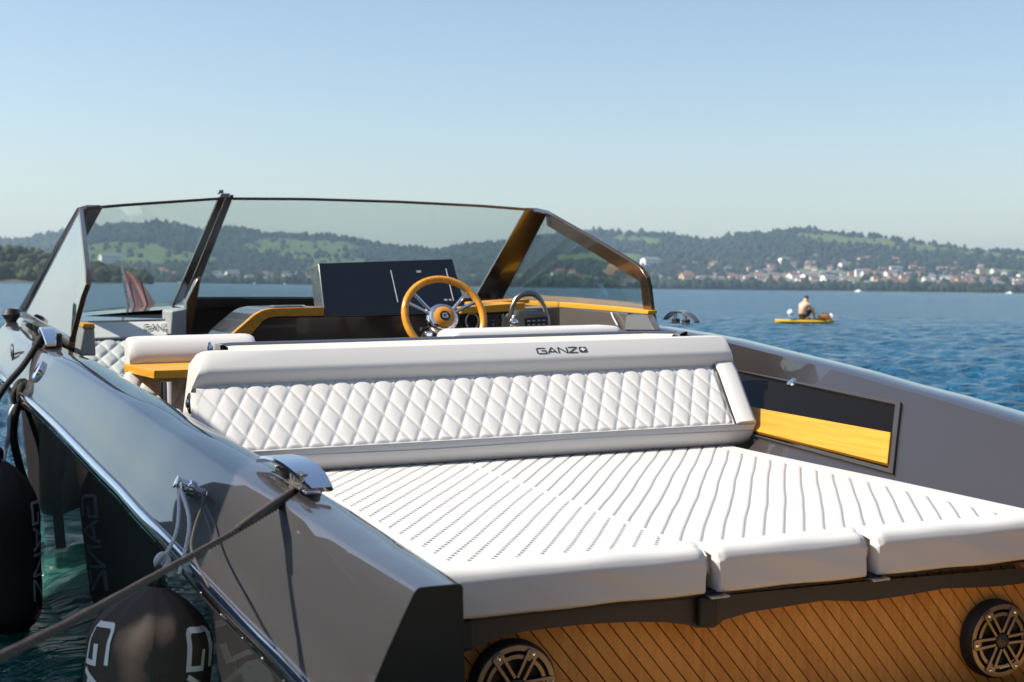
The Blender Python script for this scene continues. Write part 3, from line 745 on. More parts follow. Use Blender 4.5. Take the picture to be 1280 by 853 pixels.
# ---------------------------------------------------------------- sun pad backrest
_z = lambda py, y: at(640, py, y=y).z
QB, QT = Vector((0, 1.690, _z(547, 1.690))), Vector((0, 1.955, _z(467, 1.955)))     # quilted face, bottom and top
CR, TF, CREST = (1.950, _z(451, 1.950)), (2.005, _z(429, 2.005)), (2.06, _z(427, 2.06))
_ends = lambda pts: ([p.z for p in pts], [p.x for p in pts])
_XR = _ends([at(936, 556, y=1.70), at(944, 528, y=1.70), at(918, 461, y=1.95), at(905, 429, y=2.02)])
_XL = _ends([at(252, 560, y=1.70), at(245, 530, y=1.75), at(240, 478, y=1.95), at(250, 449, y=2.02)])
def xr(z): return interp(z, *_XR)
def xl(z): return interp(z, *_XL)
def backrest():
    zb = QB.z
    base = [(1.84, .672), (1.745, .674), (1.708, .682), (1.688, .698), (1.680, .718), (1.682, zb - .014), (1.688, zb)]
    top = [(QT.y + .012, QT.z - .012), (QT.y, QT.z + .004), (CR[0] - .001, lerp(QT.z, CR[1], .7)), (CR[0] + .001, CR[1]), (CR[0] + .008, CR[1] + .012), TF, (TF[0] + .014, TF[1] + .004), CREST, (2.13, CREST[1] - .010), (2.18, CREST[1] - .025), (2.21, CREST[1] - .05), (2.25, .68)]
    full = base + [(lerp(QB.y, QT.y, t) + .010 * (t > 0), lerp(QB.z, QT.z, t) - .016 * (t > 0)) for t in (0.0, .5)] + top
    xs = [-1, -.997, -.985, -.96, -.7, -.35, 0, .35, .7, .96, .985, .997, 1]
    cy, cz = 1.98, .86
    b = Mesh(); rows = []
    for k in xs:
        e = abs(k); sh = 0 if e < .98 else (.003 if e < .99 else .008 if e < .999 else .020)
        row = []
        for y, z in full:
            d = Vector((cy - y, cz - z)); d.normalize(); z2 = z + d.y * sh
            row.append((lerp(xl(z), xr(z), k * .5 + .5), y + d.x * sh, z2))
        rows.append(row)
    b.strip(rows)
    b.add(rows[0], [tuple(range(len(full)))]); b.add(rows[-1], [tuple(range(len(full)))])
    body = b.build('backrest', M['vinyl'], boat, smooth=30)
    # raised side borders of the quilted face
    for sgn in (1,):
        pts = []
        for t in np.linspace(0, 1, 7):
            c = QB.lerp(QT, float(t)); pts.append(c)
        nrm = Vector((0, -(QT.z - QB.z), QT.y - QB.y)).normalized()
        m = Mesh(); rws = []
        for i, c in enumerate(pts):
            t = i / 6; xo = xr(c.z); xi = xo - .088
            rws.append([Vector((sgn * a, c.y, c.z)) + nrm * h_ for a, h_ in ((xi, -.02), (xi, .002), (xi + .004, .010), (xi + .014, .015), (xo - .020, .017), (xo - .006, .012), (xo, .000), (xo, -.03))])
        m.strip(rws); m.add(rws[0], [tuple(range(8))]); m.add(rws[-1], [tuple(range(8))])
        m.build('side_border', M['vinyl'], body, smooth=60)
        p = Mesh().tube([Vector((xr(QB.lerp(QT, t).z) - .091, QB.lerp(QT, t).y, QB.lerp(QT, t).z)) + nrm * .004 for t in np.linspace(0, 1, 8)], .0035, 6)
        p.build('piping', M['trim'], body)
    # quilt
    L = (QT - QB).length; nrm = Vector((0, -(QT.z - QB.z), QT.y - QB.y)).normalized()
    nu, nv = 520, 130
    S, Vv = np.meshgrid(np.linspace(-1, 1, nu), np.linspace(-.01, L + .004, nv))
    t = np.clip(Vv / L, 0, 1); zq = QB.z + (QT.z - QB.z) * t; X0_, X1_ = np.interp(zq, *_XL) + .016, np.interp(zq, *_XR) - .092; X = X0_ + (X1_ - X0_) * (S * .5 + .5)
    a = X / .0752 + .25; c_ = Vv / .150 + .05
    p1 = (a + c_) % 1.0; p2 = (a - c_) % 1.0
    d1 = np.minimum(p1, 1 - p1); d2 = np.minimum(p2, 1 - p2)
    hgt = (1 - np.exp(-(d1 / .095) ** 1.2)) * (1 - np.exp(-(d2 / .095) ** 1.2))
    dome = np.sqrt(np.clip(d1 * d2 * 4, 0, 1))
    e1 = smoothstep(0, .02, Vv) * smoothstep(0, .02, L - Vv); e2 = smoothstep(0, .02, X1_ - X) * smoothstep(-.01, .11, X - X0_)
    h = .0056 * hgt * (.60 + .40 * dome) * e1 * e2 - .003 * (1 - e1) - .004 * (1 - e2)
    st = np.clip(np.maximum(np.exp(-(d1 / .020) ** 2), np.exp(-(d2 / .020) ** 2)), 0, 1) * .48
    P = np.stack([X, QB.y + (QT.y - QB.y) * Vv / L + nrm.y * h, QB.z + (QT.z - QB.z) * Vv / L + nrm.z * h], -1)
    gridmesh('quilted_panel', P, M['quilt'], body, attr={'stitch_shade': st})
    # seam on the lip and on the bottom roll
    Mesh().tube([(x, 1.6865, QB.z + .001) for x in np.linspace(xl(QB.z) + .02, xr(QB.z) - .01, 30)], .0022, 6).build('piping', M['grey'], body)
    Mesh().tube([(x, 1.6800, QB.z - .020 + .0025 * math.sin(x * 5)) for x in np.linspace(xl(.74) + .02, xr(.74) - .01, 60)], .0012, 5).build('piping', M['grey'], body)
    # dark grips on the two ends
    for sgn in (-1, 1):
        Mesh().lathe(((xr(.93) - .012) if sgn > 0 else xl(.93) + .012, 1.98, .90), (sgn, 0, 0), [(.036, 0), (.036, .012), (.026, .016), (.022, .008)], 20).build('end_grip', M['black'], body)
        Mesh().lathe(((xr(.93) + .001) if sgn > 0 else xl(.93) - .001, 1.98, .90), (sgn, 0, 0), [(.016, 0), (.014, .008), (.004, .010)], 14).build('end_cap', M['brushed'], body)
    # lettering on the bright upper facet of the bolster
    segs, wd = word('GANZ')
    p0 = at(672, 447.5, y=1.97); p1 = at(722, 445.5, y=1.97); sx = (p1 - p0).length / wd
    def fm(u, v):
        tz = .0 + v
        f_ = .17 + v * .38; z = lerp(CR[1] + .012, TF[1], f_); y = lerp(CR[0] + .008, TF[0], f_)
        dz = Vector((0, -(TF[1] - CR[1] - .012), TF[0] - CR[0] - .008)).normalized()
        return Vector((p0.x + u * sx, y, z)) + dz * .0008, dz
    lettering('lettering', segs, fm, .13, M['inkdark'], body)
    emblem(lambda u, v: fm(wd + .25 + u * .95, v), 0, body, M['inkdark'], M['print'])
backrest()

# ---------------------------------------------------------------- tray rim and helm seat behind the backrest
def rounded(b0, b1, r, n=5):
    (x0, y0), (x1, y1) = b0, b1; out_ = []
    for cx_, cy_, a0 in ((x1 - r, y1 - r, 0), (x0 + r, y1 - r, 90), (x0 + r, y0 + r, 180), (x1 - r, y0 + r, 270)):
        for k in range(n): a = math.radians(a0 + 90 * k / (n - 1)); out_.append((cx_ + r * math.cos(a), cy_ + r * math.sin(a)))
    return out_
def tray():
    hexo = [(-.93, 2.36), (-.93, 2.47), (-.86, 2.545), (.90, 2.545), (1.02, 2.43), (1.02, 2.36)]
    m = Mesh().prism([(x, y, .62) for x, y in hexo], (0, 0, .40)); base = m.build('seat_shell', M['greymet'], boat, bevel=.006)
    z1 = _z(418.3, 2.54); zc_ = _z(421.8, 2.517); zd_ = _z(427.5, 2.40); z0 = zc_ - .03; inn = [(-.90, 2.362), (-.90, 2.462), (-.85, 2.517), (.89, 2.517), (.985, 2.42), (.985, 2.362)]
    n = 6; ins = [(-.885, 2.364), (-.885, 2.44), (-.838, 2.40), (.878, 2.40), (.962, 2.40), (.962, 2.364)]
    b = Mesh()
    for i in range(n - 1):
        (ax, ay), (bx, by), (cx_, cy_), (dx, dy) = hexo[i], hexo[i + 1], inn[i + 1], inn[i]
        b.add([(ax, ay, z0), (bx, by, z0), (bx, by, z1), (ax, ay, z1), (lerp(ax, dx, .35), lerp(ay, dy, .35), z1), (lerp(bx, cx_, .35), lerp(by, cy_, .35), z1), (cx_, cy_, zc_), (dx, dy, zc_), (cx_, cy_, z0), (dx, dy, z0)],
              [(0, 1, 2, 3), (3, 2, 5, 4), (4, 5, 6, 7), (7, 6, 8, 9)])
    b.build('tray_rim', M['paint'], base, smooth=30)
    b = Mesh()
    for i in range(1, n - 2):
        b.add([(inn[i][0], inn[i][1] - .001, zc_ - .001), (inn[i + 1][0], inn[i + 1][1] - .001, zc_ - .001), (ins[i + 1][0], ins[i + 1][1], zd_), (ins[i][0], ins[i][1], zd_)], [(0, 1, 2, 3)])
    b.build('cream_inset', M['cream'], base, smooth=0)
tray()
def cushion(name, c, d, r=.03, parent=None, material=None, bow=0.0):
    b = Mesh().box(c, d); o = b.build(name, material or M['vinyl'], parent or boat, bevel=r, seg=4, smooth=60); return o
hs = cushion('helm_seat', (.46, 2.73, 1.031), (.80, .24, .135), .045)
Mesh().tube([(x, 2.608, 1.074) for x in np.linspace(.10, .82, 12)], .0025, 6).build('piping', M['grey'], hs)
# pivot hardware at the port end of the tray
Mesh().lathe((-.955, 2.44, 1.05), (0, 0, 1), [(.012, 0), (.012, .02), (.007, .026), (.007, .034), (.003, .037)], 12).build('pivot_pin', M['chrome'], boat)
Mesh().box((-.05, 2.585, 1.085), (.03, .03, .025)).build('seat_catch', M['chrome'], boat, bevel=.005)

# ---------------------------------------------------------------- port seating
def quilt_plane(name, A, B, Cc, parent, du=.085, dv=.17, amp=.009, nu=120, nv=70):
    """A lower left, B lower right, Cc upper left"""
    A, B, Cc = Vector(A), Vector(B), Vector(Cc); U = B - A; V = Cc - A; n = U.cross(V).normalized()
    if n.y > 0: n = -n
    uu, vv = np.meshgrid(np.linspace(0, 1, nu), np.linspace(0, 1, nv))
    a = uu * U.length / du; c = vv * V.length / dv
    p1 = (a + c) % 1; p2 = (a - c) % 1; d1 = np.minimum(p1, 1 - p1); d2 = np.minimum(p2, 1 - p2)
    h = amp * (1 - np.exp(-(d1 / .13) ** 1.25)) * (1 - np.exp(-(d2 / .13) ** 1.25))
    st = np.maximum(np.exp(-(d1 / .03) ** 2), np.exp(-(d2 / .03) ** 2)) * .12
    P = np.zeros((nv, nu, 3))
    for k in range(3): P[..., k] = A[k] + uu * U[k] + vv * V[k] + n[k] * h
    return gridmesh(name, P, M['quilt'], parent, attr={'stitch_shade': st})
def port_seats():
    # front lounge seat back beside the tray
    prof = [(2.93, .80), (2.915, .97), (2.905, .985), (2.90, 1.0), (2.91, 1.03), (2.935, 1.065), (2.975, 1.088), (3.03, 1.092), (3.07, 1.075), (3.09, 1.03), (3.10, .80)]
    b = Mesh(); rows = []
    for k, sh in ((-1.195, .03), (-1.185, .012), (-1.165, .003), (-1.14, 0), (-.95, 0), (-.80, 0), (-.73, 0), (-.705, .004), (-.69, .014), (-.683, .03)):
        rows.append([(k, lerp(y, 3.0, sh * 2.2), lerp(z, .93, sh * 2.2)) for y, z in prof])
    b.strip(rows); b.add(rows[0], [tuple(range(len(prof)))]); b.add(rows[-1], [tuple(range(len(prof)))])
    st = b.build('lounge_seat', M['vinyl'], boat, smooth=60)
    Mesh().tube([(x, 2.9105, .977) for x in np.linspace(-1.18, -.70, 16)], .0025, 6).build('piping', M['grey'], st)
    Mesh().box((-.95, 3.0, .60), (.5, .17, .42)).build('seat_base', M['grey'], st)
    quilt_plane('quilted_panel', (-1.23, 2.60, .70), (-.90, 2.60, .70), (-1.23, 2.86, .955), st)
    # bow bench backrest with lettering
    y = 5.0
    A, B_ = at(100, 424, y=y), at(212, 421, y=y); C_, D_ = at(100, 403, y=y + .16), at(212, 400, y=y + .16)
    b = Mesh().prism([A, B_, D_, C_], (0, .16, -.10)); bb = b.build('bow_bench', M['vinyl'], boat, bevel=.02, seg=3)
    q0, q1 = at(100, 470, y=y - .34), at(212, 470, y=y - .34); q2 = at(100, 427, y=y - .04)
    quilt_plane('quilted_panel', q0, q1, q2, bb, .10, .16, .012, 100, 60)
    Mesh().prism([at(100, 470, y=y - .01), at(212, 470, y=y - .01), at(212, 421.5, y=y + .02), at(100, 424.5, y=y + .02)], (0, .14, 0)).build('bench_core', M['grey'], bb)
    segs, wd = word('GANZ'); p0 = at(180, 414.5, y=y + .058); p1 = at(210, 413.5, y=y + .058); hz = at(180, 407.5, y=y + .112) - at(180, 414.5, y=y + .058)
    d = p1 - p0
    lettering('lettering', segs, lambda u, v: (p0 + d * (u / wd) + hz * v + Vector((0, -.006, .006)), Vector((0, -.7, .7))), .12, M['inkdark'], bb)
    # pale deck top behind the bench, grey end block by the windscreen post
    Mesh().prism([at(92, 402, y=5.17), at(213, 399, y=5.17), at(216, 388, y=5.75), at(95, 391, y=5.75)], (0, 0, -.16)).build('bench_top', M['paint'], boat, bevel=.003)
    e = Mesh().prism([at(213, 419, y=4.95), at(233, 419, y=4.95), at(233, 386, y=4.95), at(214, 389, y=4.95)], (0, .35, 0)); e.build('bench_end', M['grey'], boat, bevel=.008)
    # teak topped locker at the port side
    q = [at(99, 445, y=4.0), at(120, 445, y=4.0), at(118, 410, y=4.0), at(104, 409, y=4.0)]
    lk = Mesh().prism(q, (0, .30, 0)).build('side_locker', M['grey'], boat, bevel=.008)
    Mesh().prism([at(103, 410.5, y=3.985), at(119, 411, y=3.985), at(118, 405, y=3.985), at(104, 404.5, y=3.985)], (0, .34, 0)).build('locker_top', M['teak'], lk, bevel=.004)
    # teak table leaf
    zt = .985
    A, B_, Cc, D_ = at(155, 455, z=zt), at(192, 463, z=zt), at(250, 461.5, z=zt), at(262, 448, z=zt)
    tb = Mesh().prism([A, B_, Cc, D_], (0, 0, -.033)).build('teak_table', M['teak'], boat, bevel=.003)
    Mesh().tube([(-1.13, 2.35, zt - .034), (-1.13, 2.35, .45)], .022, 12).build('table_leg', M['chrome'], tb)
port_seats()

# ---------------------------------------------------------------- dashboard
def dashboard():
    b = Mesh()
    b.prism([at(240, 372.5, y=5.55), at(622, 373.5, y=5.55), at(622, 430, y=5.55), at(236, 430, y=5.55)], (0, .03, 0))
    dash = b.build('dashboard', M['dash'], boat, bevel=.004)
    # main fascia below the screen
    y = 4.05
    Mesh().prism([at(300, 432, y=y), at(322, 404, y=y), at(340, 396, y=y), at(600, 393, y=y), at(600, 432, y=y)], (0, .5, 0)).build('fascia', M['dash'], dash, bevel=.006)
    # teak edged port console: teak band in front, dark hood running forward behind it
    outer = [(280, 432), (291, 417), (318, 393.5), (328, 388.0), (340, 385.5), (404, 384.0)]
    inner = [(296, 432), (309, 424), (328, 402), (336, 397.5), (345, 396.0), (406, 395.0)]
    b = Mesh(); yt = 4.0
    for i in range(5):
        q = [at(*outer[i], y=yt), at(*outer[i + 1], y=yt), at(*inner[i + 1], y=yt), at(*inner[i], y=yt)]
        b.prism(q, (0, .045, 0))
    b.build('teak_trim', M['teak'], dash, bevel=.003)
    b = Mesh()
    for i in range(5):
        q = [at(*outer[i], y=yt + .046), at(*outer[i + 1], y=yt + .046), at(*inner[i + 1], y=yt + .046), at(*inner[i], y=yt + .046)]
        b.prism(q, (0, .62, 0))
    b.build('console_hood', M['dash'], dash, bevel=.003)
    p = at(362, 384.4, y=4.06); Mesh().box(p + Vector((0, .05, .004)), (.16, .07, .012)).build('phone_dock', M['chrome'], dash, bevel=.004)
    # screen box
    ya, yb = 4.12, 4.0
    q = [at(398, 330, y=ya), at(565, 324.5, y=ya), at(583, 391, y=yb), at(406, 396, y=yb)]
    sb = Mesh().prism(q, (0, .19, -.015)).build('screen_housing', M['brushed'], dash, bevel=.004)
    n = (q[1] - q[0]).cross(q[3] - q[0]).normalized(); n = -n if n.y > 0 else n
    Mesh().prism([p_ + n * .001 for p_ in q], n * .006).build('screen', M['gloss'], dash, bevel=.003)
    def onscr(px, py):
        d = ray(px, py); t = (q[0] + n * .0075 - CAM).dot(n) / d.dot(n); return CAM + d * t
    for a, c in (((488.5, 338), (497.5, 378)), ((557.5, 336), (567, 376))):
        A, B_ = onscr(*a), onscr(*c); Mesh().tube([A, B_], .0022, 6).build('screen_line', M['screenline'], dash)
    for (u, v, w_, h_) in ((520.5, 338.5, 5.5, 2.4), (555, 374, 4, 2.2), (561, 374, 3, 2.2)):
        Mesh().prism([onscr(u, v), onscr(u + w_, v - .2), onscr(u + w_ + .4, v + h_), onscr(u + .4, v + h_)], n * .001).build('screen_icon', M['screenline'], dash)
    # teak ledge and switch panel to starboard of the screen
    y = 3.95
    Mesh().prism([at(575, 384, y=y), at(657, 378.5, y=y), at(656, 388.5, y=y), at(577, 392.5, y=y)], (0, .35, 0)).build('teak_ledge', M['teak'], dash, bevel=.003)
    Mesh().prism([at(600, 378.5, y=4.31), at(662, 374.0, y=4.31), at(662, 379, y=4.31), at(600, 384, y=4.31)], (0, .25, 0)).build('teak_step', M['teak'], dash, bevel=.003)
    y = 3.98
    sp = Mesh().prism([at(574, 391, y=y), at(642, 388, y=y), at(642, 420, y=y), at(574, 420, y=y)], (0, .3, 0)).build('switch_panel', M['gloss'], dash, bevel=.004)
    y = 3.972
    for (x0, y0) in ((612, 400), (612, 405)):
        Mesh().prism([at(x0, y0, y=y), at(x0 + 5.5, y0 - .3, y=y), at(x0 + 5.5, y0 + 1.4, y=y), at(x0, y0 + 1.7, y=y)], (0, .006, 0)).build('switch', M['screenline'], dash)
    for (x0, w_) in ((606, 19), (627, 3)):
        Mesh().prism([at(x0, 393, y=y), at(x0 + w_, 392, y=y), at(x0 + w_, 410, y=y), at(x0, 411, y=y)], (0, .005, 0)).build('switch_plate', M['trim'] if w_ > 5 else M['brushed'], dash, bevel=.001)
    Mesh().tube([at(590, 402, y=3.965) + Vector((.034 * math.cos(a), 0, .042 * math.sin(a))) for a in np.linspace(0, 6.283, 25)[:-1]], .004, 6, closed=True).build('gauge_ring', M['brushed'], dash)
    # dark panel that carries on to the starboard side
    Mesh().prism([at(642, 386, y=4.0), at(700, 384, y=4.0), at(700, 420, y=4.0), at(642, 420, y=4.0)], (0, .3, 0)).build('side_fascia', M['greymet'], dash, bevel=.004)
dashboard()
def steering_wheel():
    c = at(553, 399.5, y=3.5); n = Vector((0, -.90, .43)).normalized()
    u = Vector((1, 0, 0)); v = n.cross(u).normalized(); v = v if v.z > 0 else -v
    Rr = 48.5 / FPX * (c - CAM).length / .95
    a = lambda t, r, h=0: c + u * (r * math.cos(t)) + v * (r * math.sin(t)) + n * h
    w_ = Mesh().tube([a(t, Rr, .035) for t in np.linspace(0, 2 * math.pi, 49)[:-1]], .0175, 12, closed=True).build('steering_wheel', M['wheelwood'], boat, smooth=180)
    for t0 in (math.radians(33), math.radians(147), math.radians(-78), math.radians(-102)):
        for dt in ((-.17, .17) if t0 > 0 else (0,)):
            Mesh().tube([a(t0 + dt * .55, .052, -.004), a(t0 + dt * .8, Rr * .55, .014), a(t0 + dt, Rr - .012, .033)], [.0095, .0080, .0085], 8).build('spoke', M['chrome'], w_)
    Mesh().lathe(c, n, [(.078, -.03), (.080, -.005), (.074, .016), (.064, .026), (.05, .029), (.046, .024)], 32).build('hub', M['chrome'], w_)
    Mesh().lathe(c, n, [(.054, .024), (.052, .035), (.040, .042), (.027, .044)], 28).build('hub_ring', M['wheelwood'], w_)
    Mesh().lathe(c, n, [(.0265, .036), (.025, .047), (.001, .049)], 24).build('hub_badge', M['gloss'], w_)
    segs, wd = word('G')
    lettering('lettering', segs, lambda p, q: (c + n * .049 + u * ((p / wd - .5) * .022) + v * ((q - .5) * .020), n), .16, M['screenline'], w_)
    Mesh().tube([c - n * .02, c - n * .32], .04, 14).build('column', M['black'], w_)
    for sx, tp in ((-1, 200), (1, -20)):
        Mesh().tube([c - n * .05 + u * (sx * .03), c - n * .045 + u * (sx * .075) - v * .03, c - n * .03 + u * (sx * .105) - v * .035], [.008, .007, .009], 8).build('paddle', M['black'], w_)
steering_wheel()
def throttle():
    y = 3.3
    q = [at(638, 413, y=y), at(690, 413, y=y), at(688, 393, y=y), at(676, 388, y=y), at(650, 389, y=y), at(641, 395, y=y)]
    b = Mesh().prism(q, (0, .12, 0)).build('throttle', M['gunmetal'], boat, bevel=.014, seg=3)
    Mesh().prism([at(656, 398, y=y - .004), at(684, 396, y=y - .004), at(685, 409, y=y - .004), at(657, 410, y=y - .004)], (0, .012, 0)).build('button_pad', M['black'], b, bevel=.003)
    for r_ in range(2):
        for k in range(4):
            p = at(661 + k * 6.2, 401.5 - k * .3 + r_ * 5, y=y - .006); Mesh().box(p, (.014, .006, .007)).build('button', M['brushed'], b, bevel=.001)
    yh = y + .03
    path = [at(*p, y=yh) for p in ((641, 406), (638.5, 395), (640, 384), (645, 374), (652, 368.5), (660, 367.0), (668, 368), (675, 374), (680, 383), (683, 394), (684, 404))]
    Mesh().tube(path, [.013, .012, .011, .012, .014, .015, .014, .012, .011, .011, .012], 10).build('lever', M['gunmetal'], b)
    Mesh().lathe(at(642, 403, y=yh - .02), (-.3, -1, 0), [(.020, 0), (.020, .014), (.014, .02), (.004, .021)], 16).build('lever_knob', M['chrome'], b)
throttle()
def side_liner():
    x = 1.325
    t = [at(618, 376.0, x=1.40), at(812, 391.5, x=x), at(812, 384.5, x=x), at(622, 371.5, x=1.40)]
    s = Mesh().prism([at(690, 384, x=1.36), at(783, 392, x=1.315), at(783, 432, x=1.315), at(690, 432, x=1.36)], (.03, 0, 0)).build('side_liner', M['greymet'], boat, bevel=.003)
    b = Mesh()
    q0 = [at(622, 374.0, x=1.385), at(700, 378.2, x=1.35), at(770, 384.2, x=1.325), at(810, 388.5, x=1.31)]; q1 = [at(622, 379.5, x=1.385), at(700, 384.2, x=1.35), at(770, 389.6, x=1.325), at(810, 392.8, x=1.31)]
    for i in range(3): b.prism([q0[i], q0[i + 1], q1[i + 1], q1[i]], (.05, 0, 0))
    b.build('teak_strip', M['teak'], s, bevel=.002)
    Mesh().prism([at(780, 413, x=1.27), at(817, 413, x=1.27), at(808, 393.5, x=1.29), at(783, 393.5, x=1.29)], (.04, 0, 0)).build('liner_end', M['greymet'], s, bevel=.004)
    Mesh().tube([at(764, 391, x=1.31), at(767, 398, x=1.30), at(772, 407, x=1.30)], .004, 6).build('liner_seam', M['screenline'], s)
    Mesh().lathe(at(687, 404, x=1.33), (-1, -.4, 0), [(.03, 0), (.028, .012), (.01, .014)], 18).build('side_knob', M['black'], s)
side_liner()

# ---------------------------------------------------------------- windscreen
TOPX = [100, 150, 200, 275, 380, 500, 600, 665, 690]; TOPY = [262, 257.5, 254, 249, 249.5, 253, 258, 263, 266]
BOTX = [20, 100, 214, 240, 300, 500, 612, 660]; BOTY = [400, 391, 386, 371.5, 371.5, 372, 373, 374]
def solve_z(x, y, xs, ys, z0):
    lo, hi = z0 - .5, z0 + .5
    for _ in range(40):
        mid = (lo + hi) / 2; px, py = proj((x, y, mid))
        if py > interp(px, xs, ys): lo = mid
        else: hi = mid
    return mid
def WT(x): y = 4.387 + .42 * (1 - (x / 1.25) ** 2); return Vector((x, y, solve_z(x, y, TOPX, TOPY, 1.7)))
def WB(x): y = 5.76 + .33 * (1 - (x / 1.486) ** 2); return Vector((x, y, solve_z(x, y, BOTX, BOTY, 1.13)))
def find_x(fun, px, lo=-1.5, hi=1.5):
    for _ in range(40):
        m_ = (lo + hi) / 2
        if proj(fun(m_))[0] < px: lo = m_
        else: hi = m_
    return m_
def windscreen():
    xa, xb = -1.25, 1.25
    mtl, mtr = find_x(WT, 273), find_x(WT, 291); mbl, mbr = find_x(WB, 214), find_x(WB, 243)
    # header trims along the top edge of the glass
    def trim(x0, x1, n=14):
        pts = [WT(lerp(x0, x1, i / n)) + Vector((0, 0, .002)) for i in range(n + 1)]; Mesh().tube(pts, .0085, 6).build('header_trim', M['bronze'], frame)
    # sill
    pts = [WB(lerp(mbr, 1.42, i / 14)) - Vector((0, 0, .028)) for i in range(15)]
    fr = Mesh().sweep([(p, (0, 1, 0), (0, 0, 1)) for p in pts], [(-.015, -.03), (.015, -.03), (.015, .03), (-.015, .03)])
    frame = fr.build('windscreen_frame', M['bronze'], boat, smooth=50)
    trim(xa + .03, mtl); trim(mtr, 1.17)
    # mullion: two flat bars side by side plus the door post
    m = Mesh(); tl, tr, bl, br = WT(mtl), WT(mtr), WB(mbl), WB(mbr)
    k = Vector((0, -.03, .012))
    m.prism([tl + k, lerp(tl, tr, .48) + k, lerp(bl, br, .48) + k, bl + k], (0, .06, .0))
    m.prism([lerp(tl, tr, .52) + k * 1.7, tr + k * 1.7, br + k * 1.7, lerp(bl, br, .52) + k * 1.7], (0, .075, .0))
    mo = m.build('mullion', M['bronze'], frame, bevel=.006)
    y = 5.2
    Mesh().prism([at(232, 418, y=y), at(239, 418, y=y), at(252, 345, y=y), at(246, 350, y=y), at(233, 378, y=y)], (0, .10, 0)).build('door_post', M['bronze'], frame, bevel=.006)
    t = (tl + tr) / 2
    Mesh().box(t + Vector((-.01, -.02, .018)), (.055, .06, .022)).box(t + Vector((-.03, -.02, .036)), (.03, .05, .022)).build('latch', M['chrome'], frame, bevel=.005)
    # starboard and port corner pillars
    def pillar(sgn, wtop, wbot):
        T1, T2 = Vector((sgn * (1.25 - wtop), 4.44, 1.683)), Vector((sgn * 1.25, 4.387, 1.667)); B1, B2 = Vector((sgn * (1.486 - wbot), 5.86, 1.14)), Vector((sgn * 1.486, 5.76, 1.136))
        rows = []
        for i in range(13):
            tt = i / 12; a, c = T1.lerp(B1, tt), T2.lerp(B2, tt); d = c - a
            o_ = Vector((sgn * .012, .03, .012))
            mid = a.lerp(c, .55) + Vector((0, .022, .008))
            rows.append([a, mid, c, c + o_ * .9, mid + o_, a + o_, a])
        b = Mesh().strip(rows); b.add(rows[0][:-1], [tuple(range(6))]); b.add(rows[-1][:-1], [tuple(range(6))])
        return b.build('corner_pillar', M['bronze'], frame, smooth=50)
    pillar(1, .115, .16); pillar(-1, .115, .15)
    # starboard corner cap
    c = [at(667, 263.5, y=4.37), at(676, 264.5, y=4.36), at(688, 268, y=4.34), at(698, 273, y=4.30)]
    Mesh().tube(c, [.008, .011, .011, .008], 8).build('corner_cap', M['chrome'], frame)
    # side windows
    def side(sgn, wid):
        A = Vector((sgn * 1.25, 4.387, 1.667)); Fb = Vector((sgn * 1.47, 5.72, 1.130)); K = Vector((sgn * 1.315, 3.31, 1.335)); E_ = Vector((sgn * 1.385, 3.355, 1.065))
        K1, K2, K3 = A.lerp(K, .90), K + Vector((sgn * .004, -.012, -.035)), K.lerp(E_, .30) + Vector((0, -.012, 0))
        outl = [A, A.lerp(K, .5) + Vector((0, 0, .006)), K1 + Vector((0, -.0, .004)), A.lerp(K, .96) + Vector((0, 0, -.002)), K2, K3, K.lerp(E_, .65), E_]
        rows = []; cen = Vector((sgn * 1.35, 4.3, 1.2)); nrm = Vector((sgn * .97, .02, .22)).normalized()
        for i, p in enumerate(outl):
            a = outl[max(0, i - 1)]; c = outl[min(len(outl) - 1, i + 1)]; t_ = (c - a).normalized(); q = nrm.cross(t_).normalized()
            if (cen - p).dot(q) < 0: q = -q
            rows.append((p, q, nrm))
        b = Mesh().sweep(rows, [(-.008, -.016), (wid, -.016), (wid, .006), (-.008, .006)])
        f = b.build('side_frame', M['bronze'], frame, bevel=.003)
        # lower rail of the side window
        Mesh().sweep([(E_.lerp(Fb, i / 8), (0, 0, 1), nrm) for i in range(9)], [(-.03, -.016), (.018, -.016), (.018, .006), (-.03, .006)]).build('side_rail', M['bronze'], frame, bevel=.003)
        pane = outl + [Fb]
        Mesh().prism([p - nrm * .004 for p in pane], nrm * .006).build('side_pane', M['glassport'], frame, smooth=0)
    side(1, .075); side(-1, .016)
    # front panes, 6 mm glass
    def pane(xt0, xt1, xb0, xb1):
        rows0 = []
        for i in range(13):
            t_ = i / 12; a = WT(lerp(xt0, xt1, t_)); c = WB(lerp(xb0, xb1, t_)); rows0.append([a.lerp(c, j / 6) for j in range(7)])
        b = Mesh(); o_ = Vector((0, .003, .006)); n = 7
        top = [[p + o_ for p in r] for r in rows0]
        b.strip(rows0); b.strip(top, flip=True)
        for i in (0, -1): b.strip([rows0[i], top[i]])
        b.strip([[r[0] for r in rows0], [r[0] for r in top]]); b.strip([[r[-1] for r in rows0], [r[-1] for r in top]])
        b.build('front_pane', M['glass'], frame, smooth=30)
    pane(-1.20, mtl, -1.44, mbl); pane(mtr, 1.16, mbr, 1.38)
windscreen()

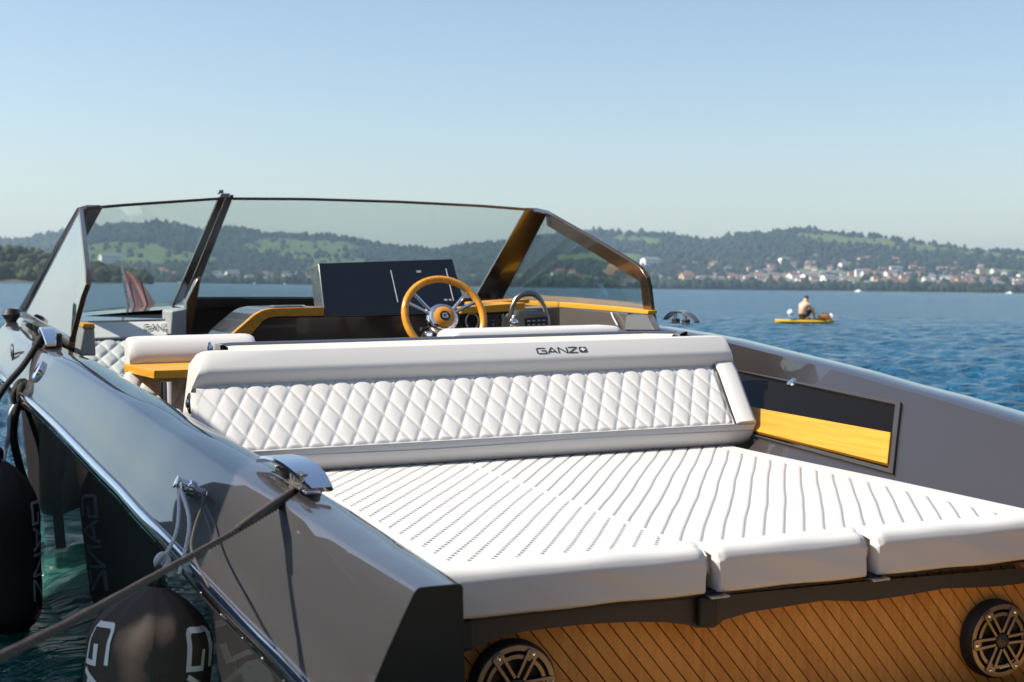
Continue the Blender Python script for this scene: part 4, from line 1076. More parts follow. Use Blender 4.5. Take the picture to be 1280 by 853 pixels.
# ---------------------------------------------------------------- transom, planks, loudspeakers, swim platform
TY = 0.065
def clip_poly(poly, a, b_, c):                         # keep a*x + b*z <= c
    out_ = []
    for i in range(len(poly)):
        p, q = poly[i], poly[(i + 1) % len(poly)]; dp, dq = a * p[0] + b_ * p[1] - c, a * q[0] + b_ * q[1] - c
        if dp <= 0: out_.append(p)
        if dp * dq < 0: t = dp / (dp - dq); out_.append((lerp(p[0], q[0], t), lerp(p[1], q[1], t)))
    return out_
def transom():
    back = Mesh().box((0, TY + .045, .315), (1.80, .06, .51)).build('transom', M['caulk'], boat)
    p, q = at(721, 782, y=TY), at(778, 853, y=TY); d = Vector((q.x - p.x, q.z - p.z)).normalized(); n = Vector((-d.y, d.x)); n = n if n.x > 0 else -n
    wdt = .66 * 29 / FPX * (at(721, 782, y=TY) - CAM).length / .93 * abs(n.x) 
    rect = [(-.86, .085), (.86, .085), (.86, .562), (-.86, .562)]
    base = n.dot(Vector((p.x, p.z)))
    rng = random.Random(4); k0 = int(-1.4 / wdt)
    for k in range(k0, -k0):
        lo, hi = base + k * wdt + .0016, base + (k + 1) * wdt - .0016
        pl = clip_poly(clip_poly(rect, n.x, n.y, hi), -n.x, -n.y, -lo)
        if len(pl) < 3: continue
        off = rng.uniform(-.0006, .0006)
        Mesh().prism([(a, TY + off, c) for a, c in pl], (0, .016, 0)).build('plank', M['teakdeck'], back, smooth=0)
    # dark beam with a wavy lower edge under the pad
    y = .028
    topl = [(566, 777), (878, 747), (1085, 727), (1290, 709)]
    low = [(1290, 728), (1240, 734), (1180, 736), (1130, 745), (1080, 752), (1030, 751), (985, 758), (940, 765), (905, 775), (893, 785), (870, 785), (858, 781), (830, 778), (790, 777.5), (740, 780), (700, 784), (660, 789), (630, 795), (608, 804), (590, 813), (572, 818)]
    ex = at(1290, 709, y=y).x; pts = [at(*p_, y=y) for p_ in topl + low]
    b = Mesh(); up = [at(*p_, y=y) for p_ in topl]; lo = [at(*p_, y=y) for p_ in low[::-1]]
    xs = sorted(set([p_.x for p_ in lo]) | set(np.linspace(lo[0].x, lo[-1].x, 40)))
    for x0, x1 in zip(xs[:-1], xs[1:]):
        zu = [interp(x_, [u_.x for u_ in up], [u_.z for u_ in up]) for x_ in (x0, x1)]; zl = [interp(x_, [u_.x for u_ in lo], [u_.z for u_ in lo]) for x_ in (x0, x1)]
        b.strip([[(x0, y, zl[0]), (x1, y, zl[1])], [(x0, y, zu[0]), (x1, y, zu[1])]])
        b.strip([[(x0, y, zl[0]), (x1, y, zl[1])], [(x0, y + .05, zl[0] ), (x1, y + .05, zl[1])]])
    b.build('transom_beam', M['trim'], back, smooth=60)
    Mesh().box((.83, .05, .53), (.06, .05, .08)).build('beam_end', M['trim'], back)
    for (x0, x1, z0, z1) in ((-.832, -.794, .50, .566), (-.232, -.182, .492, .562)):
        Mesh().box(((x0 + x1) / 2, .018, (z0 + z1) / 2), (x1 - x0, .022, z1 - z0)).build('slot_bracket', M['black'], back, bevel=.006)
    Mesh().box((0, .07, .568), (1.69, .10, .012)).build('pad_shelf', M['black'], back)
    return back
transom()
def speaker(cx_, cz_):
    c = Vector((cx_, TY - .004, cz_)); R_ = .097; n = Vector((0, -1, 0))
    s = Mesh().lathe(c, n, [(R_ + .006, 0), (R_ + .006, .022), (R_, .034), (R_ - .006, .036), (R_ - .012, .030), (R_ - .020, .026)], 48).build('speaker', M['black'], boat, smooth=30)
    Mesh().lathe(c + n * .002, n, [(R_ - .018, .0), (R_ - .030, .016), (R_ - .045, .012), (.035, -.008 + .012), (.030, .012), (.001, .018)], 40).build('cone', M['caulk'], s)
    b = Mesh()
    for r0, r1 in ((R_ - .014, R_ - .002), (R_ - .032, R_ - .023)):
        rows = []
        for k in range(49):
            a = 2 * math.pi * k / 48; e = Vector((math.cos(a), 0, math.sin(a)))
            rows.append([c + e * r0 + n * .030, c + e * r0 + n * .038, c + e * r1 + n * .038, c + e * r1 + n * .030])
        b.strip(rows)
    b.build('grille_ring', M['gunmetal'], s, smooth=30)
    for k in range(6):
        a = math.radians(62 + 60 * k); e = Vector((math.cos(a), 0, math.sin(a))); t = Vector((-math.sin(a), 0, math.cos(a))); m = Mesh()
        for sd in (-1, 1):
            p0 = c + e * .020 + t * (sd * .0085) + n * .032; p1 = c + e * (R_ - .010) + t * (sd * .0105) + n * .034
            m.prism([p0 + t * .0040, p0 - t * .0040, p1 - t * .0040, p1 + t * .0040], n * .009)
        m.prism([c + e * (R_ - .026) + t * .015 + n * .034, c + e * (R_ - .026) - t * .015 + n * .034, c + e * (R_ - .006) - t * .012 + n * .034, c + e * (R_ - .006) + t * .012 + n * .034], n * .008)
        m.build('grille_spoke', M['gunmetal'], s, bevel=.001)
        Mesh().lathe(c + e * (R_ - .014) + n * .041, n, [(.0055, 0), (.005, .003), (.001, .004)], 10).build('screw', M['chrome'], s)
    Mesh().lathe(c + n * .03, n, [(.022, 0), (.020, .012), (.012, .015), (.001, .015)], 6).build('hub_cap', M['trim'], s)
    p = c + Vector((.016, 0, -.071)) + n * .0385
    q = Mesh()
    for k in range(5): q.box(p + Vector((-.018 + k * .008, 0, .002 * k * .35)), (.005, .0012, .0055))
    q.build('name_plate', M['print'], s)
speaker(-.690, .400); speaker(.667, .362)
def swim_platform():
    b = Mesh().box((0, -.37, .20), (2.06, .80, .05)).build('swim_platform', M['caulk'], boat, bevel=.006)
    x = -1.0; i = 0
    while x < 1.0:
        Mesh().box((x + .024, -.37, .228), (.048, .76, .014)).build('plank', M['teakpale'], b, smooth=0); x += .0525
swim_platform()

# ---------------------------------------------------------------- cleats on the boat
def cleat(c, fwd, L, h=.055, wd=.055, across=Vector((1, 0, 0)), mat_bar='chrome', nm='cleat'):
    c = Vector(c); f = _n(fwd); up = f.cross(across); up = up if up.z > 0 else -up; up.normalize()
    rows = []
    for t in np.linspace(-1, 1, 21):
        t = float(t); z = h * (1 - abs(t) ** 2.2) + .012; w_ = wd * (1 - .25 * abs(t) ** 3)
        o_ = c + f * (t * L / 2) + up * z; rows.append((o_, across, up))
    b = Mesh(); vs = []
    prof = [(-1, 0), (-.9, .006), (.9, .006), (1, 0), (.9, -.004), (-.9, -.004)]
    for k, (o_, a, u_) in enumerate(rows):
        t = -1 + k / 10; w_ = wd / 2 * (1 - .35 * abs(t) ** 3); vs.append([o_ + a * (p * w_) + u_ * q for p, q in prof])
    b.strip([r + [r[0]] for r in vs]); b.add(vs[0], [tuple(range(6))]); b.add(vs[-1], [tuple(range(6))])
    o = b.build(nm, M[mat_bar], boat, smooth=50)
    for t in (-.16, .16):
        p = c + f * (t * L); Mesh().lathe(p, up, [(.016, -.004), (.016, .008), (.0105, .012), (.0095, h)], 14).build('post', M['brushed'], o)
        Mesh().lathe(p, up, [(.021, -.004), (.021, .016), (.016, .02)], 14).build('post_base', M['black'], o)
    Mesh().prism([c + f * (-L * .25) + across * .022, c + f * (L * .25) + across * .022, c + f * (L * .25) - across * .022, c + f * (-L * .25) - across * .022], up * .004).build('base_plate', M['chrome'], o, bevel=.001)
    return o
zc = lambda y, s: Vector((s * (g(y, GW) + g(y, GC) / 2), y, g(y, GZ)))
STERN_C = zc(.36, -1)
cleat(Vector((-1.126, .31, .860)), (-.085, .56, .045), .35, .030, .078, Vector((1, 0, 0)), 'chrome')
MID_C = zc(3.35, -1)
cleat(MID_C + Vector((0, 0, .004)), (-.03, 1, .02), .34, .06, .06)
cleat(at(851, 404, x=1.45), (.03, 1, .02), .34, .042, .045, Vector((1, 0, 0)), 'paint')
# four small posts of the line guide beside the stern cleat
GD = at(371, 606, y=.23)
gd = Mesh().box(GD, (.026, .15, .007)).build('line_guide', M['gunmetal'], boat, bevel=.002)
for k in range(4):
    Mesh().lathe(GD + Vector((0, -.055 + k * .034, .003)), (0, 0, 1), [(.0055, 0), (.0055, .022), (.008, .027), (.002, .031)], 10).build('guide_pin', M['brushed'], gd)
Mesh().box(GD + Vector((0, -.01, .030)), (.016, .135, .006)).build('guide_bar', M['gunmetal'], gd, bevel=.002)
Mesh().box(GD + Vector((.008, -.095, -.002)), (.034, .05, .006)).build('guide_foot', M['chrome'], gd, bevel=.002)
# two pad eyes on the outer flank: chrome eye forward, small eye for the aft fender
def flank(y, t, sgn=-1, off=0.0):
    wo, z, rx, rz = g(y, GW) + g(y, GC), g(y, GZ), g(y, RX), g(y, RZ); d = Vector((rz - z, 0, -(rx - wo))).normalized()
    p = Vector((lerp(wo, rx, t), y, lerp(z, rz, t))); nn = Vector((z - rz, 0, rx - wo)).normalized()
    p = p + nn * off
    return Vector((sgn * p.x, p.y, p.z)), Vector((sgn * nn.x, 0, nn.z))
def flank_at(px, py):
    best = None
    for y in np.linspace(-.6, 6, 260):
        for t in np.linspace(0, 1, 26):
            q = proj(flank(float(y), float(t))[0]); e = (q[0] - px) ** 2 + (q[1] - py) ** 2
            if best is None or e < best[0]: best = (e, float(y), float(t))
    return best[1], best[2]
EY, ET = flank_at(240, 610)
pE, nE = flank(EY, ET, off=.004)
eye = Mesh().lathe(pE, nE, [(.020, -.004), (.020, .006), (.014, .010), (.013, .034), (.017, .038), (.015, .042), (.004, .043)], 16).build('fender_eye', M['chrome'], boat)
Mesh().tube([pE + nE * .028 + Vector((0, .021 * math.cos(a), .021 * math.sin(a) - .012)) for a in np.linspace(0, 6.283, 17)[:-1]], .0035, 6, closed=True).build('eye_ring', M['brushed'], eye)
VY, VT = flank_at(50, 466); pV, nV = flank(VY, VT, off=.002)
Mesh().lathe(pV, nV, [(.045, -.003), (.045, .010), (.034, .016), (.030, .010), (.001, .010)], 20).build('deck_filler', M['chrome'], boat)
UY, UT = flank_at(17, 447); pU, nU = flank(UY, UT, off=.002)
Mesh().tube([pU + nU * .004 + Vector((0, .05 * math.cos(a), .05 * math.sin(a))) for a in np.linspace(0, 6.283, 19)[:-1]], .006, 6, closed=True).build('hull_badge', M['inkdark'], boat)
Mesh().lathe(flank(5.5, .0)[0] + Vector((.03, 0, .04)), (0, 0, 1), [(.02, -.05), (.04, -.02), (.05, .0), (.036, .03), (.005, .036)], 18).build('bow_light', M['black'], boat)
# translucent red sheet on the foredeck, standing in for a reflection in the glass
def red_reflection():
    A = at(154, 337, y=7.2); B1 = at(168, 392, y=7.2); B2 = at(200, 392, y=7.2)
    rows = []
    for i in range(15):
        t = i / 14; a = A.lerp(B1, t); c = A.lerp(B2, t) + Vector((0, 0, 0)); r = []
        for k in range(13):
            s = k / 12; p = a.lerp(c, s); bulge = .05 * math.sin(s * 9 + t * 2) * t; sag = -.10 * t * (1 - t) * s * 0 + .06 * math.sin(math.pi * t) * s
            r.append(p + Vector((-.0, bulge, sag)))
        rows.append(r)
    m = mat('red_reflection_sheet', (0.70, 0.33, 0.27), rough=0.85, var=0.12, vscale=12)
    t_ = m.node_tree; p = t_.nodes['Principled BSDF']; tl = t_.nodes.new('ShaderNodeBsdfTranslucent'); tl.inputs[0].default_value = (.75, .36, .30, 1); x1 = t_.nodes.new('ShaderNodeMixShader'); x1.inputs[0].default_value = .55
    tp = t_.nodes.new('ShaderNodeBsdfTransparent'); x2 = t_.nodes.new('ShaderNodeMixShader'); x2.inputs[0].default_value = .45; o_ = t_.nodes['Material Output']
    t_.links.new(p.outputs[0], x1.inputs[1]); t_.links.new(tl.outputs[0], x1.inputs[2]); t_.links.new(x1.outputs[0], x2.inputs[1]); t_.links.new(tp.outputs[0], x2.inputs[2]); t_.links.new(x2.outputs[0], o_.inputs['Surface'])
    b = Mesh().strip(rows); back_ = [[q + Vector((0, .003, 0)) for q in r] for r in rows]; b.strip(back_, flip=True)
    root = MB @ B1
    o = b.build('red_reflection', m, boat)
    for px0, px1 in ((162, 171), (176, 188)):
        Mesh().tube([at(px0, 352, y=7.16), at(px1, 392, y=7.16)], .006, 6).build('reflection_seam', M['trim'], o)
    Mesh().tube([A + Vector((-.012, .0, .03)), B1 + Vector((-.012, 0, -.14))], .010, 8).build('reflection_staff', M['brushed'], o)
red_reflection()

# ================================================================== FENDERS AND LINES
def wp(p): return MB @ Vector(p)
def fender(name, top, axis, L, R_, label, letters, emb=False, start=.30, lh=.062, spin=None, mirror=False, dome=.24):
    """top: where the eye sits (boat frame); axis: hanging direction"""
    top = wp(top); ax = _n(axis)
    root = thing(name, label, 'fender', top)
    prof = []
    for k in range(27):
        t = k / 26
        if t < dome: r = R_ * (.16 + .84 * math.sin(t / dome * math.pi / 2) ** .8)
        elif t > .80: r = R_ * max(0.0, math.cos((t - .80) / .20 * math.pi / 2)) ** .55 if t < 1 else 0.0
        else: r = R_
        prof.append((r, t * L))
    b = Mesh(); n = 40; u = ax.cross(Vector((0, 1, 0))).normalized() if spin is None else (Vector(spin) - ax * Vector(spin).dot(ax)).normalized(); v = ax.cross(u)
    def surf(th, d):
        i = d / L * 26; r = float(np.interp(d, [h for _, h in prof], [q for q, _ in prof]))
        gather = 1 + .06 * max(0, 1 - d / (L * .25)) * math.sin(th * 13)
        e = u * math.cos(th) + v * math.sin(th)
        r2 = float(np.interp(d + .004, [h for _, h in prof], [q for q, _ in prof])); nn = (e - ax * ((r2 - r) / .004)).normalized()
        return ax * d + e * r * gather, nn
    rows = []
    for r, h in prof:
        rows.append([surf(2 * math.pi * k / n, h)[0] for k in range(n)] + [surf(0, h)[0]])
    b.strip(rows)
    o = b.build('cover', M['fabric'], root, smooth=60)
    sm = Mesh().tube([surf(math.pi * .62, d)[0] + surf(math.pi * .62, d)[1] * .0008 for d in np.linspace(L * .03, L * .28, 12)], .0022, 5); sm.build('zip_seam', M['trim'], root)
    Mesh().tube([ax * (-.02) + u * (.022 * math.cos(a)) + ax * (.026 * math.sin(a)) for a in np.linspace(0, 6.283, 15)[:-1]], .008, 7, closed=True).build('eye', M['black'], root)
    for th0, txt in letters:
        segs, wd = word(txt)
        sc = lh
        # text runs down the fender: u along the axis, v around it
        def fm(p, q, th0=th0):
            d = start + p * sc; th = th0 + (q - .5) * sc / R_ * (-1 if not mirror else 1)
            P_, N_ = surf(th, d); return P_ + N_ * .001, N_
        lettering('lettering', segs, fm, .15, M['print'], root)
        if emb: emblem(lambda p, q: fm(wd + .3 + p, q), 0, root, M['red'], M['print'])
    return root, top
def line(name, pts, r, material, label, cat='rope', world=False, group=None, n=8, twist=0.0):
    pts = [Vector(p) if world else wp(p) for p in pts]
    # smooth Catmull-Rom
    out_ = []
    for i in range(len(pts) - 1):
        p0, p1, p2, p3 = pts[max(0, i - 1)], pts[i], pts[i + 1], pts[min(len(pts) - 1, i + 2)]
        for k in range(6):
            t = k / 6; out_.append(0.5 * ((2 * p1) + (p2 - p0) * t + (2 * p0 - 5 * p1 + 4 * p2 - p3) * t * t + (3 * p1 - p0 - 3 * p2 + p3) * t ** 3))
    out_.append(pts[-1]); m = Mesh()
    if twist:
        dense = []; d_ = 0.0
        for a, c in zip(out_[:-1], out_[1:]):
            k_ = max(1, int((c - a).length / (twist / 9)))
            for q in range(k_): dense.append(a.lerp(c, q / k_))
        dense.append(out_[-1])
        for s_ in range(3):
            hel = []; d_ = 0.0
            for i, p in enumerate(dense):
                if i: d_ += (p - dense[i - 1]).length
                t_ = (dense[min(i + 1, len(dense) - 1)] - dense[max(i - 1, 0)]).normalized(); u_ = t_.cross(Vector((.3, .2, 1))).normalized(); v_ = t_.cross(u_)
                an = d_ / twist * 2 * math.pi + s_ * 2 * math.pi / 3; hel.append(p + (u_ * math.cos(an) + v_ * math.sin(an)) * r * .50)
            m.tube(hel, r * .56, 6)
    else: m.tube(out_, r, n)
    o = m.build(name, material, None, smooth=180)
    if label: tag(o, label, cat, group)
    return o
# aft fender: half in the sun, hangs from the small chrome eye
F1 = at(196, 733, y=.42)
fender('fender', F1, (-.11, -.10, -1), .78, .142, 'nearest black fabric fender hanging by white cord below the mooring line', [(math.radians(-52), 'GANZ'), (math.radians(58), 'GANZ')], False, .085, .080, spin=(-.12, -.99, 0), dome=.17)
# second fender further forward
F3 = Vector((-1.70, 2.58, .665))
fender('fender', F3, (.02, -.02, -1), 0.66, .135, 'black fabric fender cut by the left picture edge and mirrored in the glossy hull', [(math.radians(-80), 'GANZ')], True, .150, .072, spin=(-.25, -.97, 0), dome=.30)
F4 = Vector((-1.87, 4.05, .93))
fender('fender', F4, (.02, 0, -1), .74, .145, 'fender furthest forward, just showing behind the pale cord at the picture edge', [], False, spin=(-.30, -.95, 0))
# white cord pair of the aft fender
kn = at(203, 702, y=.46)
line('rope', [pE + nE * .03 + Vector((0, .012, -.01)), at(222, 660, y=.47), kn, F1 + Vector((0, .01, .02))], .0052, M['ropewhite'], 'white cord knotted above the nearest fender', 'rope', twist=.03)
line('rope', [pE + nE * .03 + Vector((0, -.012, -.012)), at(237, 655, y=.44), at(224, 718, y=.41)], .0052, M['ropewhite'], 'plain white cord from the small chrome eye, aft of the knotted one', 'rope', twist=.03)
line('rope', [pE + nE * .03 + Vector((0, -.02, -.016)), at(254, 620, x=-1.30), at(243, 660, x=-1.36), at(240, 690, x=-1.40), at(262, 735, x=-1.40)], .003, M['ropegrey'], 'thin slack grey cord dangling beside the white fender cords', 'rope')
b_ = Mesh().tube([wp(kn) + Vector((.013 * math.cos(a), .006 * math.sin(2 * a), .016 * math.sin(a))) for a in np.linspace(0, 6.283, 15)[:-1]], .008, 7, closed=True).build('cord_knot', M['ropewhite'], None)
tag(b_, 'white knot in the cord above the nearest fender', 'knot')
# black fender lines from the amidships cleat
MC = MID_C + Vector((0, 0, .03))
def px3(px, py, x): return at(px, py, y=interp(py, [415, 500, 560, 620, 700], [3.3, 3.02, 2.98, 2.96, 2.96]))
knot = px3(28, 496, -1.60)
line('rope', [MC + Vector((-.03, -.05, .0)), px3(50, 424, 0), px3(30, 456, 0), px3(2, 490, 0), px3(-24, 540, 0)], .013, M['rope'], 'thick black line running from the amidships cleat out past the picture edge', 'rope')
line('rope', [MC + Vector((0, -.08, -.01)), px3(58, 434, 0), px3(44, 460, 0), knot], .014, M['rope'], 'thick black line dropping from the amidships cleat to the big knot on the rail', 'rope')
line('rope', [knot, px3(20, 514, 0), px3(17, 548, 0), px3(26, 588, 0), px3(36, 622, 0), px3(40, 690, 0)], .016, M['rope'], 'thickest black line hanging from the big knot beside the fender', 'rope')
line('rope', [knot, px3(40, 530, 0), px3(50, 562, 0), px3(56, 600, 0)], .010, M['rope'], 'thinner black line slanting down from the big knot across the hull', 'rope')
line('rope', [F3 + Vector((.01, 0, .0)), px3(6, 566, 0), px3(11, 545, 0), px3(14, 515, 0), knot], .009, M['ropewhite'], 'pale cord holding the fender at the picture edge', 'rope')
line('rope', [F4 + Vector((.01, 0, .0)), F4 + Vector((.12, -.02, .05)), (-1.70, 4.02, .95)], .009, M['ropewhite'], 'short pale cord holding the fender furthest forward', 'rope')
rng = random.Random(2)
kb = Mesh()
for k in range(4):
    c = wp(knot); a0 = k * 1.3
    kb.tube([c + Vector((.030 * math.cos(a) * math.cos(a0), .030 * math.cos(a) * math.sin(a0), .040 * math.sin(a))) + Vector((0, .008 * k - .01, .006 * k)) for a in np.linspace(0, 6.283, 15)[:-1]], .016, 8, closed=True)
kb = kb.build('rope_knot', M['rope'], None, smooth=180); tag(kb, 'big black rope knot lying on the chrome rail below the amidships cleat', 'knot')
kb = Mesh(); c0 = wp(MC)
for k in range(3):
    kb.tube([c0 + Vector((.05 * math.cos(a), .085 * math.sin(a), .012 * k - .02 + .012 * math.sin(2 * a + k))) for a in np.linspace(0, 6.283, 19)[:-1]], .012, 8, closed=True)
kb = kb.build('rope_turns', M['rope'], None, smooth=180); tag(kb, 'turns of black rope wound round the amidships cleat', 'rope')
# mooring line, doubled near the cleat
mo0 = at(374, 617, y=.22); mo1 = at(200, 717, y=-.42); mo2 = at(100, 772, y=-.85); mo3 = at(0, 822, y=-1.15); mo4 = at(-140, 886, y=-1.50)
ml = line('mooring_line', [mo0, at(290, 667, y=-.10), mo1, mo2, mo3, mo4], .0068, M['ropegrey'], 'taut grey brown mooring line from the stern cleat down to the left', 'rope', twist=.055)
m2 = Mesh().tube([wp(mo0 + Vector((.02, .05, .012))), wp(at(352, 622.5, y=.14)), wp(at(322, 643, y=.0)), wp(at(298, 660, y=-.08))], .0075, 8).build('mooring_strand', M['ropegrey'], ml, smooth=180)
m3_ = Mesh()
for k in range(3): m3_.tube([wp(mo0 + Vector((.02 + .03 * math.cos(a), .02 + .05 * math.sin(a), .004 + .008 * k))) for a in np.linspace(0, 6.283, 17)[:-1]], .0075, 7, closed=True)
m3_.build('cleat_turns', M['ropegrey'], ml, smooth=180)

# ================================================================== DOCK BEHIND THE CAMERA, ADDED UNSEEN BOAT AND SHED
dockwood = teak('dock_timber', (0.24, 0.17, 0.11), (0.42, 0.31, 0.21), (2, 40, 40), rough=0.85)
def dock():
    root = thing('dock', 'weathered timber dock with plank deck at the stern of the motorboat', 'dock', (0, -3.4, 0))
    for k in range(32):
        Mesh().box((-.6, 1.25 - .15 * k, .32), (8.5, .138, .04)).build('plank', dockwood, root, bevel=.004)
    for x in (-4.2, -1.6, 1.0, 3.2):
        for y in (1.1, -3.0): Mesh().lathe((x, y, -1.6), (0, 0, 1), [(.10, 0), (.10, 1.88)], 14).build('pile', dockwood, root)
    for y in (1.1, -3.0): Mesh().box((-.6, y, .23), (8.5, .12, .14)).build('bearer', dockwood, root)
    b = Mesh().box((-1.2, .9, .35), (.10, .10, .02)).tube([(-1.2, .8, .40), (-1.2, 1.0, .40)], .014, 8).tube([(-1.2, .9, .34), (-1.2, .9, .40)], .016, 8)
    b.build('dock_cleat', M['brushed'], root)
dock()
def shade_boat():  # made-up boat out of view, added to throw shade onto the port flank
    root = thing('shade_boat', 'white boat under a dark blue canvas tent moored to port of the motorboat', 'boat', (-3.65, 2.50, 0))
    P_ = [(1.58, 1.30), (1.62, 1.46), (1.68, 1.66), (1.72, 1.90), (1.76, 2.22), (1.84, 2.42), (2.1, 2.55), (3.0, 2.60), (3.7, 2.54), (4.05, 2.36), (4.25, 2.0), (4.36, 1.5), (4.42, 1.0)]  # tent outline shaped for the shadow edge on the hull
    rows = []; hull = []; deck = []
    for y, z in P_:
        r = []
        for k in range(21):
            a = math.pi * k / 20; c, s_ = math.cos(a), math.sin(a)
            r.append((math.copysign(abs(c) ** .30, c) * 1.02, y - 3.5, .84 + (z - .84) * abs(s_) ** .30))
        rows.append(r)
    for y in np.linspace(1.58, 7.4, 24):
        y = float(y); hw = 1.04 if y < 4.0 else 1.04 * (1 - ((y - 4.0) / 3.45) ** 2.2)
        hull.append([(-hw, y - 3.5, .86), (-hw * .94, y - 3.5, .45), (-hw * .75, y - 3.5, .0), (0, y - 3.5, -.3), (hw * .75, y - 3.5, .0), (hw * .94, y - 3.5, .45), (hw, y - 3.5, .86)])
        deck.append([(-hw * .995, y - 3.5, .855), (-hw * .5, y - 3.5, .89), (0, y - 3.5, .90), (hw * .5, y - 3.5, .89), (hw * .995, y - 3.5, .855)])
    b = Mesh().strip(rows); b.add(rows[0], [tuple(range(21))]); b.add(rows[-1], [tuple(range(21))])
    b.build('shade_tent', mat('navy_canvas', (.02, .03, .06), rough=.8, var=.15, vscale=6, bump=.3, bscale=60), root, smooth=50)
    h_ = Mesh().strip(hull); h_.add(hull[0], [tuple(range(7))]); h_.build('hull', M['vinyl'], root, smooth=40)
    Mesh().strip(deck).build('deck', M['vinyl'], root)
    for e in (0, 6): Mesh().tube([r[e] for r in hull], .025, 8).build('rub_strake', M['black'], root)
    for k in (1, 6, 7, 8, 9):
        Mesh().tube([Vector(q) * 1.0 + Vector((0, 0, .004)) for q in rows[k]], .008, 6).build('canvas_seam', M['black'], root)
    y0 = rows[0][0][1]
    Mesh().prism([(-.32, y0 - .004, .62), (.32, y0 - .004, .62), (.30, y0 - .004, 1.02), (-.30, y0 - .004, 1.02)], (0, -.012, 0)).build('stern_hatch', M['grey'], root, bevel=.01)
    o_ = Mesh().lathe((0, y0 - .22, .30), (0, 0, 1), [(.05, -.7), (.06, -.2), (.10, .0), (.17, .12), (.20, .30), (.19, .48), (.14, .58), (.01, .62)], 20).build('outboard_motor', M['gloss'], root)
    Mesh().box((0, y0 - .07, .30), (.22, .16, .30)).build('motor_bracket', M['brushed'], o_, bevel=.02)
    for sx in (-.8, .8): Mesh().tube([(sx, y0 - .01, .92), (sx, y0 - .05, .95), (sx, y0 - .05, .86), (sx, y0 - .01, .83)], .012, 8).build('grab_handle', M['chrome'], root)
shade_boat()
def added_shed():  # added out of view to block sky and bounce warm light
    root = thing('added_shed', 'added unseen timber shed behind the dock, blocking sky and bouncing warm light', 'added_shed', (-1.5, -13, 0))
    wl = teak('added_shed_boards', (0.035, 0.024, 0.018), (0.075, 0.05, 0.036), (30, 30, 2), rough=0.9)
    w_ = Mesh().prism([(-9, -3, 0), (9, -3, 0), (9, -3, 4.2), (0, -3, 7.6), (-9, -3, 4.2)], (0, 6, 0)).build('wall', wl, root, smooth=0)
    Mesh().prism([(-9.6, 3.6, 3.95), (0, 3.6, 7.65), (9.6, 3.6, 3.95), (9.6, 3.6, 4.15), (0, 3.6, 7.9), (-9.6, 3.6, 4.15)], (0, -7.2, 0)).build('roof', BRN, root, smooth=0)
    for x in np.arange(-8.8, 9, .4):
        Mesh().box((float(x), 3.02, 2.1), (.05, .05, 4.1)).build('batten', wl, root, smooth=0)
    d = Mesh().box((0, 3.04, 1.4), (3.0, .08, 2.6)).build('door', dockwood, root, bevel=.01)
    Mesh().box((1.1, 3.12, 1.3), (.05, .06, .3)).build('handle', M['black'], d)
    for x in (-5.2, 5.2):
        f = Mesh().box((x, 3.05, 2.3), (1.5, .08, 1.3)).build('window', dockwood, root, bevel=.01)
        Mesh().box((x, 3.10, 2.3), (1.3, .03, 1.1)).build('pane', M['smoke'], f)
    tag(Mesh().prism([(-30, -40, .0), (30, -40, .0), (30, -8.6, .0), (-30, -8.6, .0)], (0, 0, .32)).build('bank', mat('bank_gravel', (.16, .14, .11), rough=1, var=.3, vscale=3), None, smooth=0), kind='structure')
added_shed()
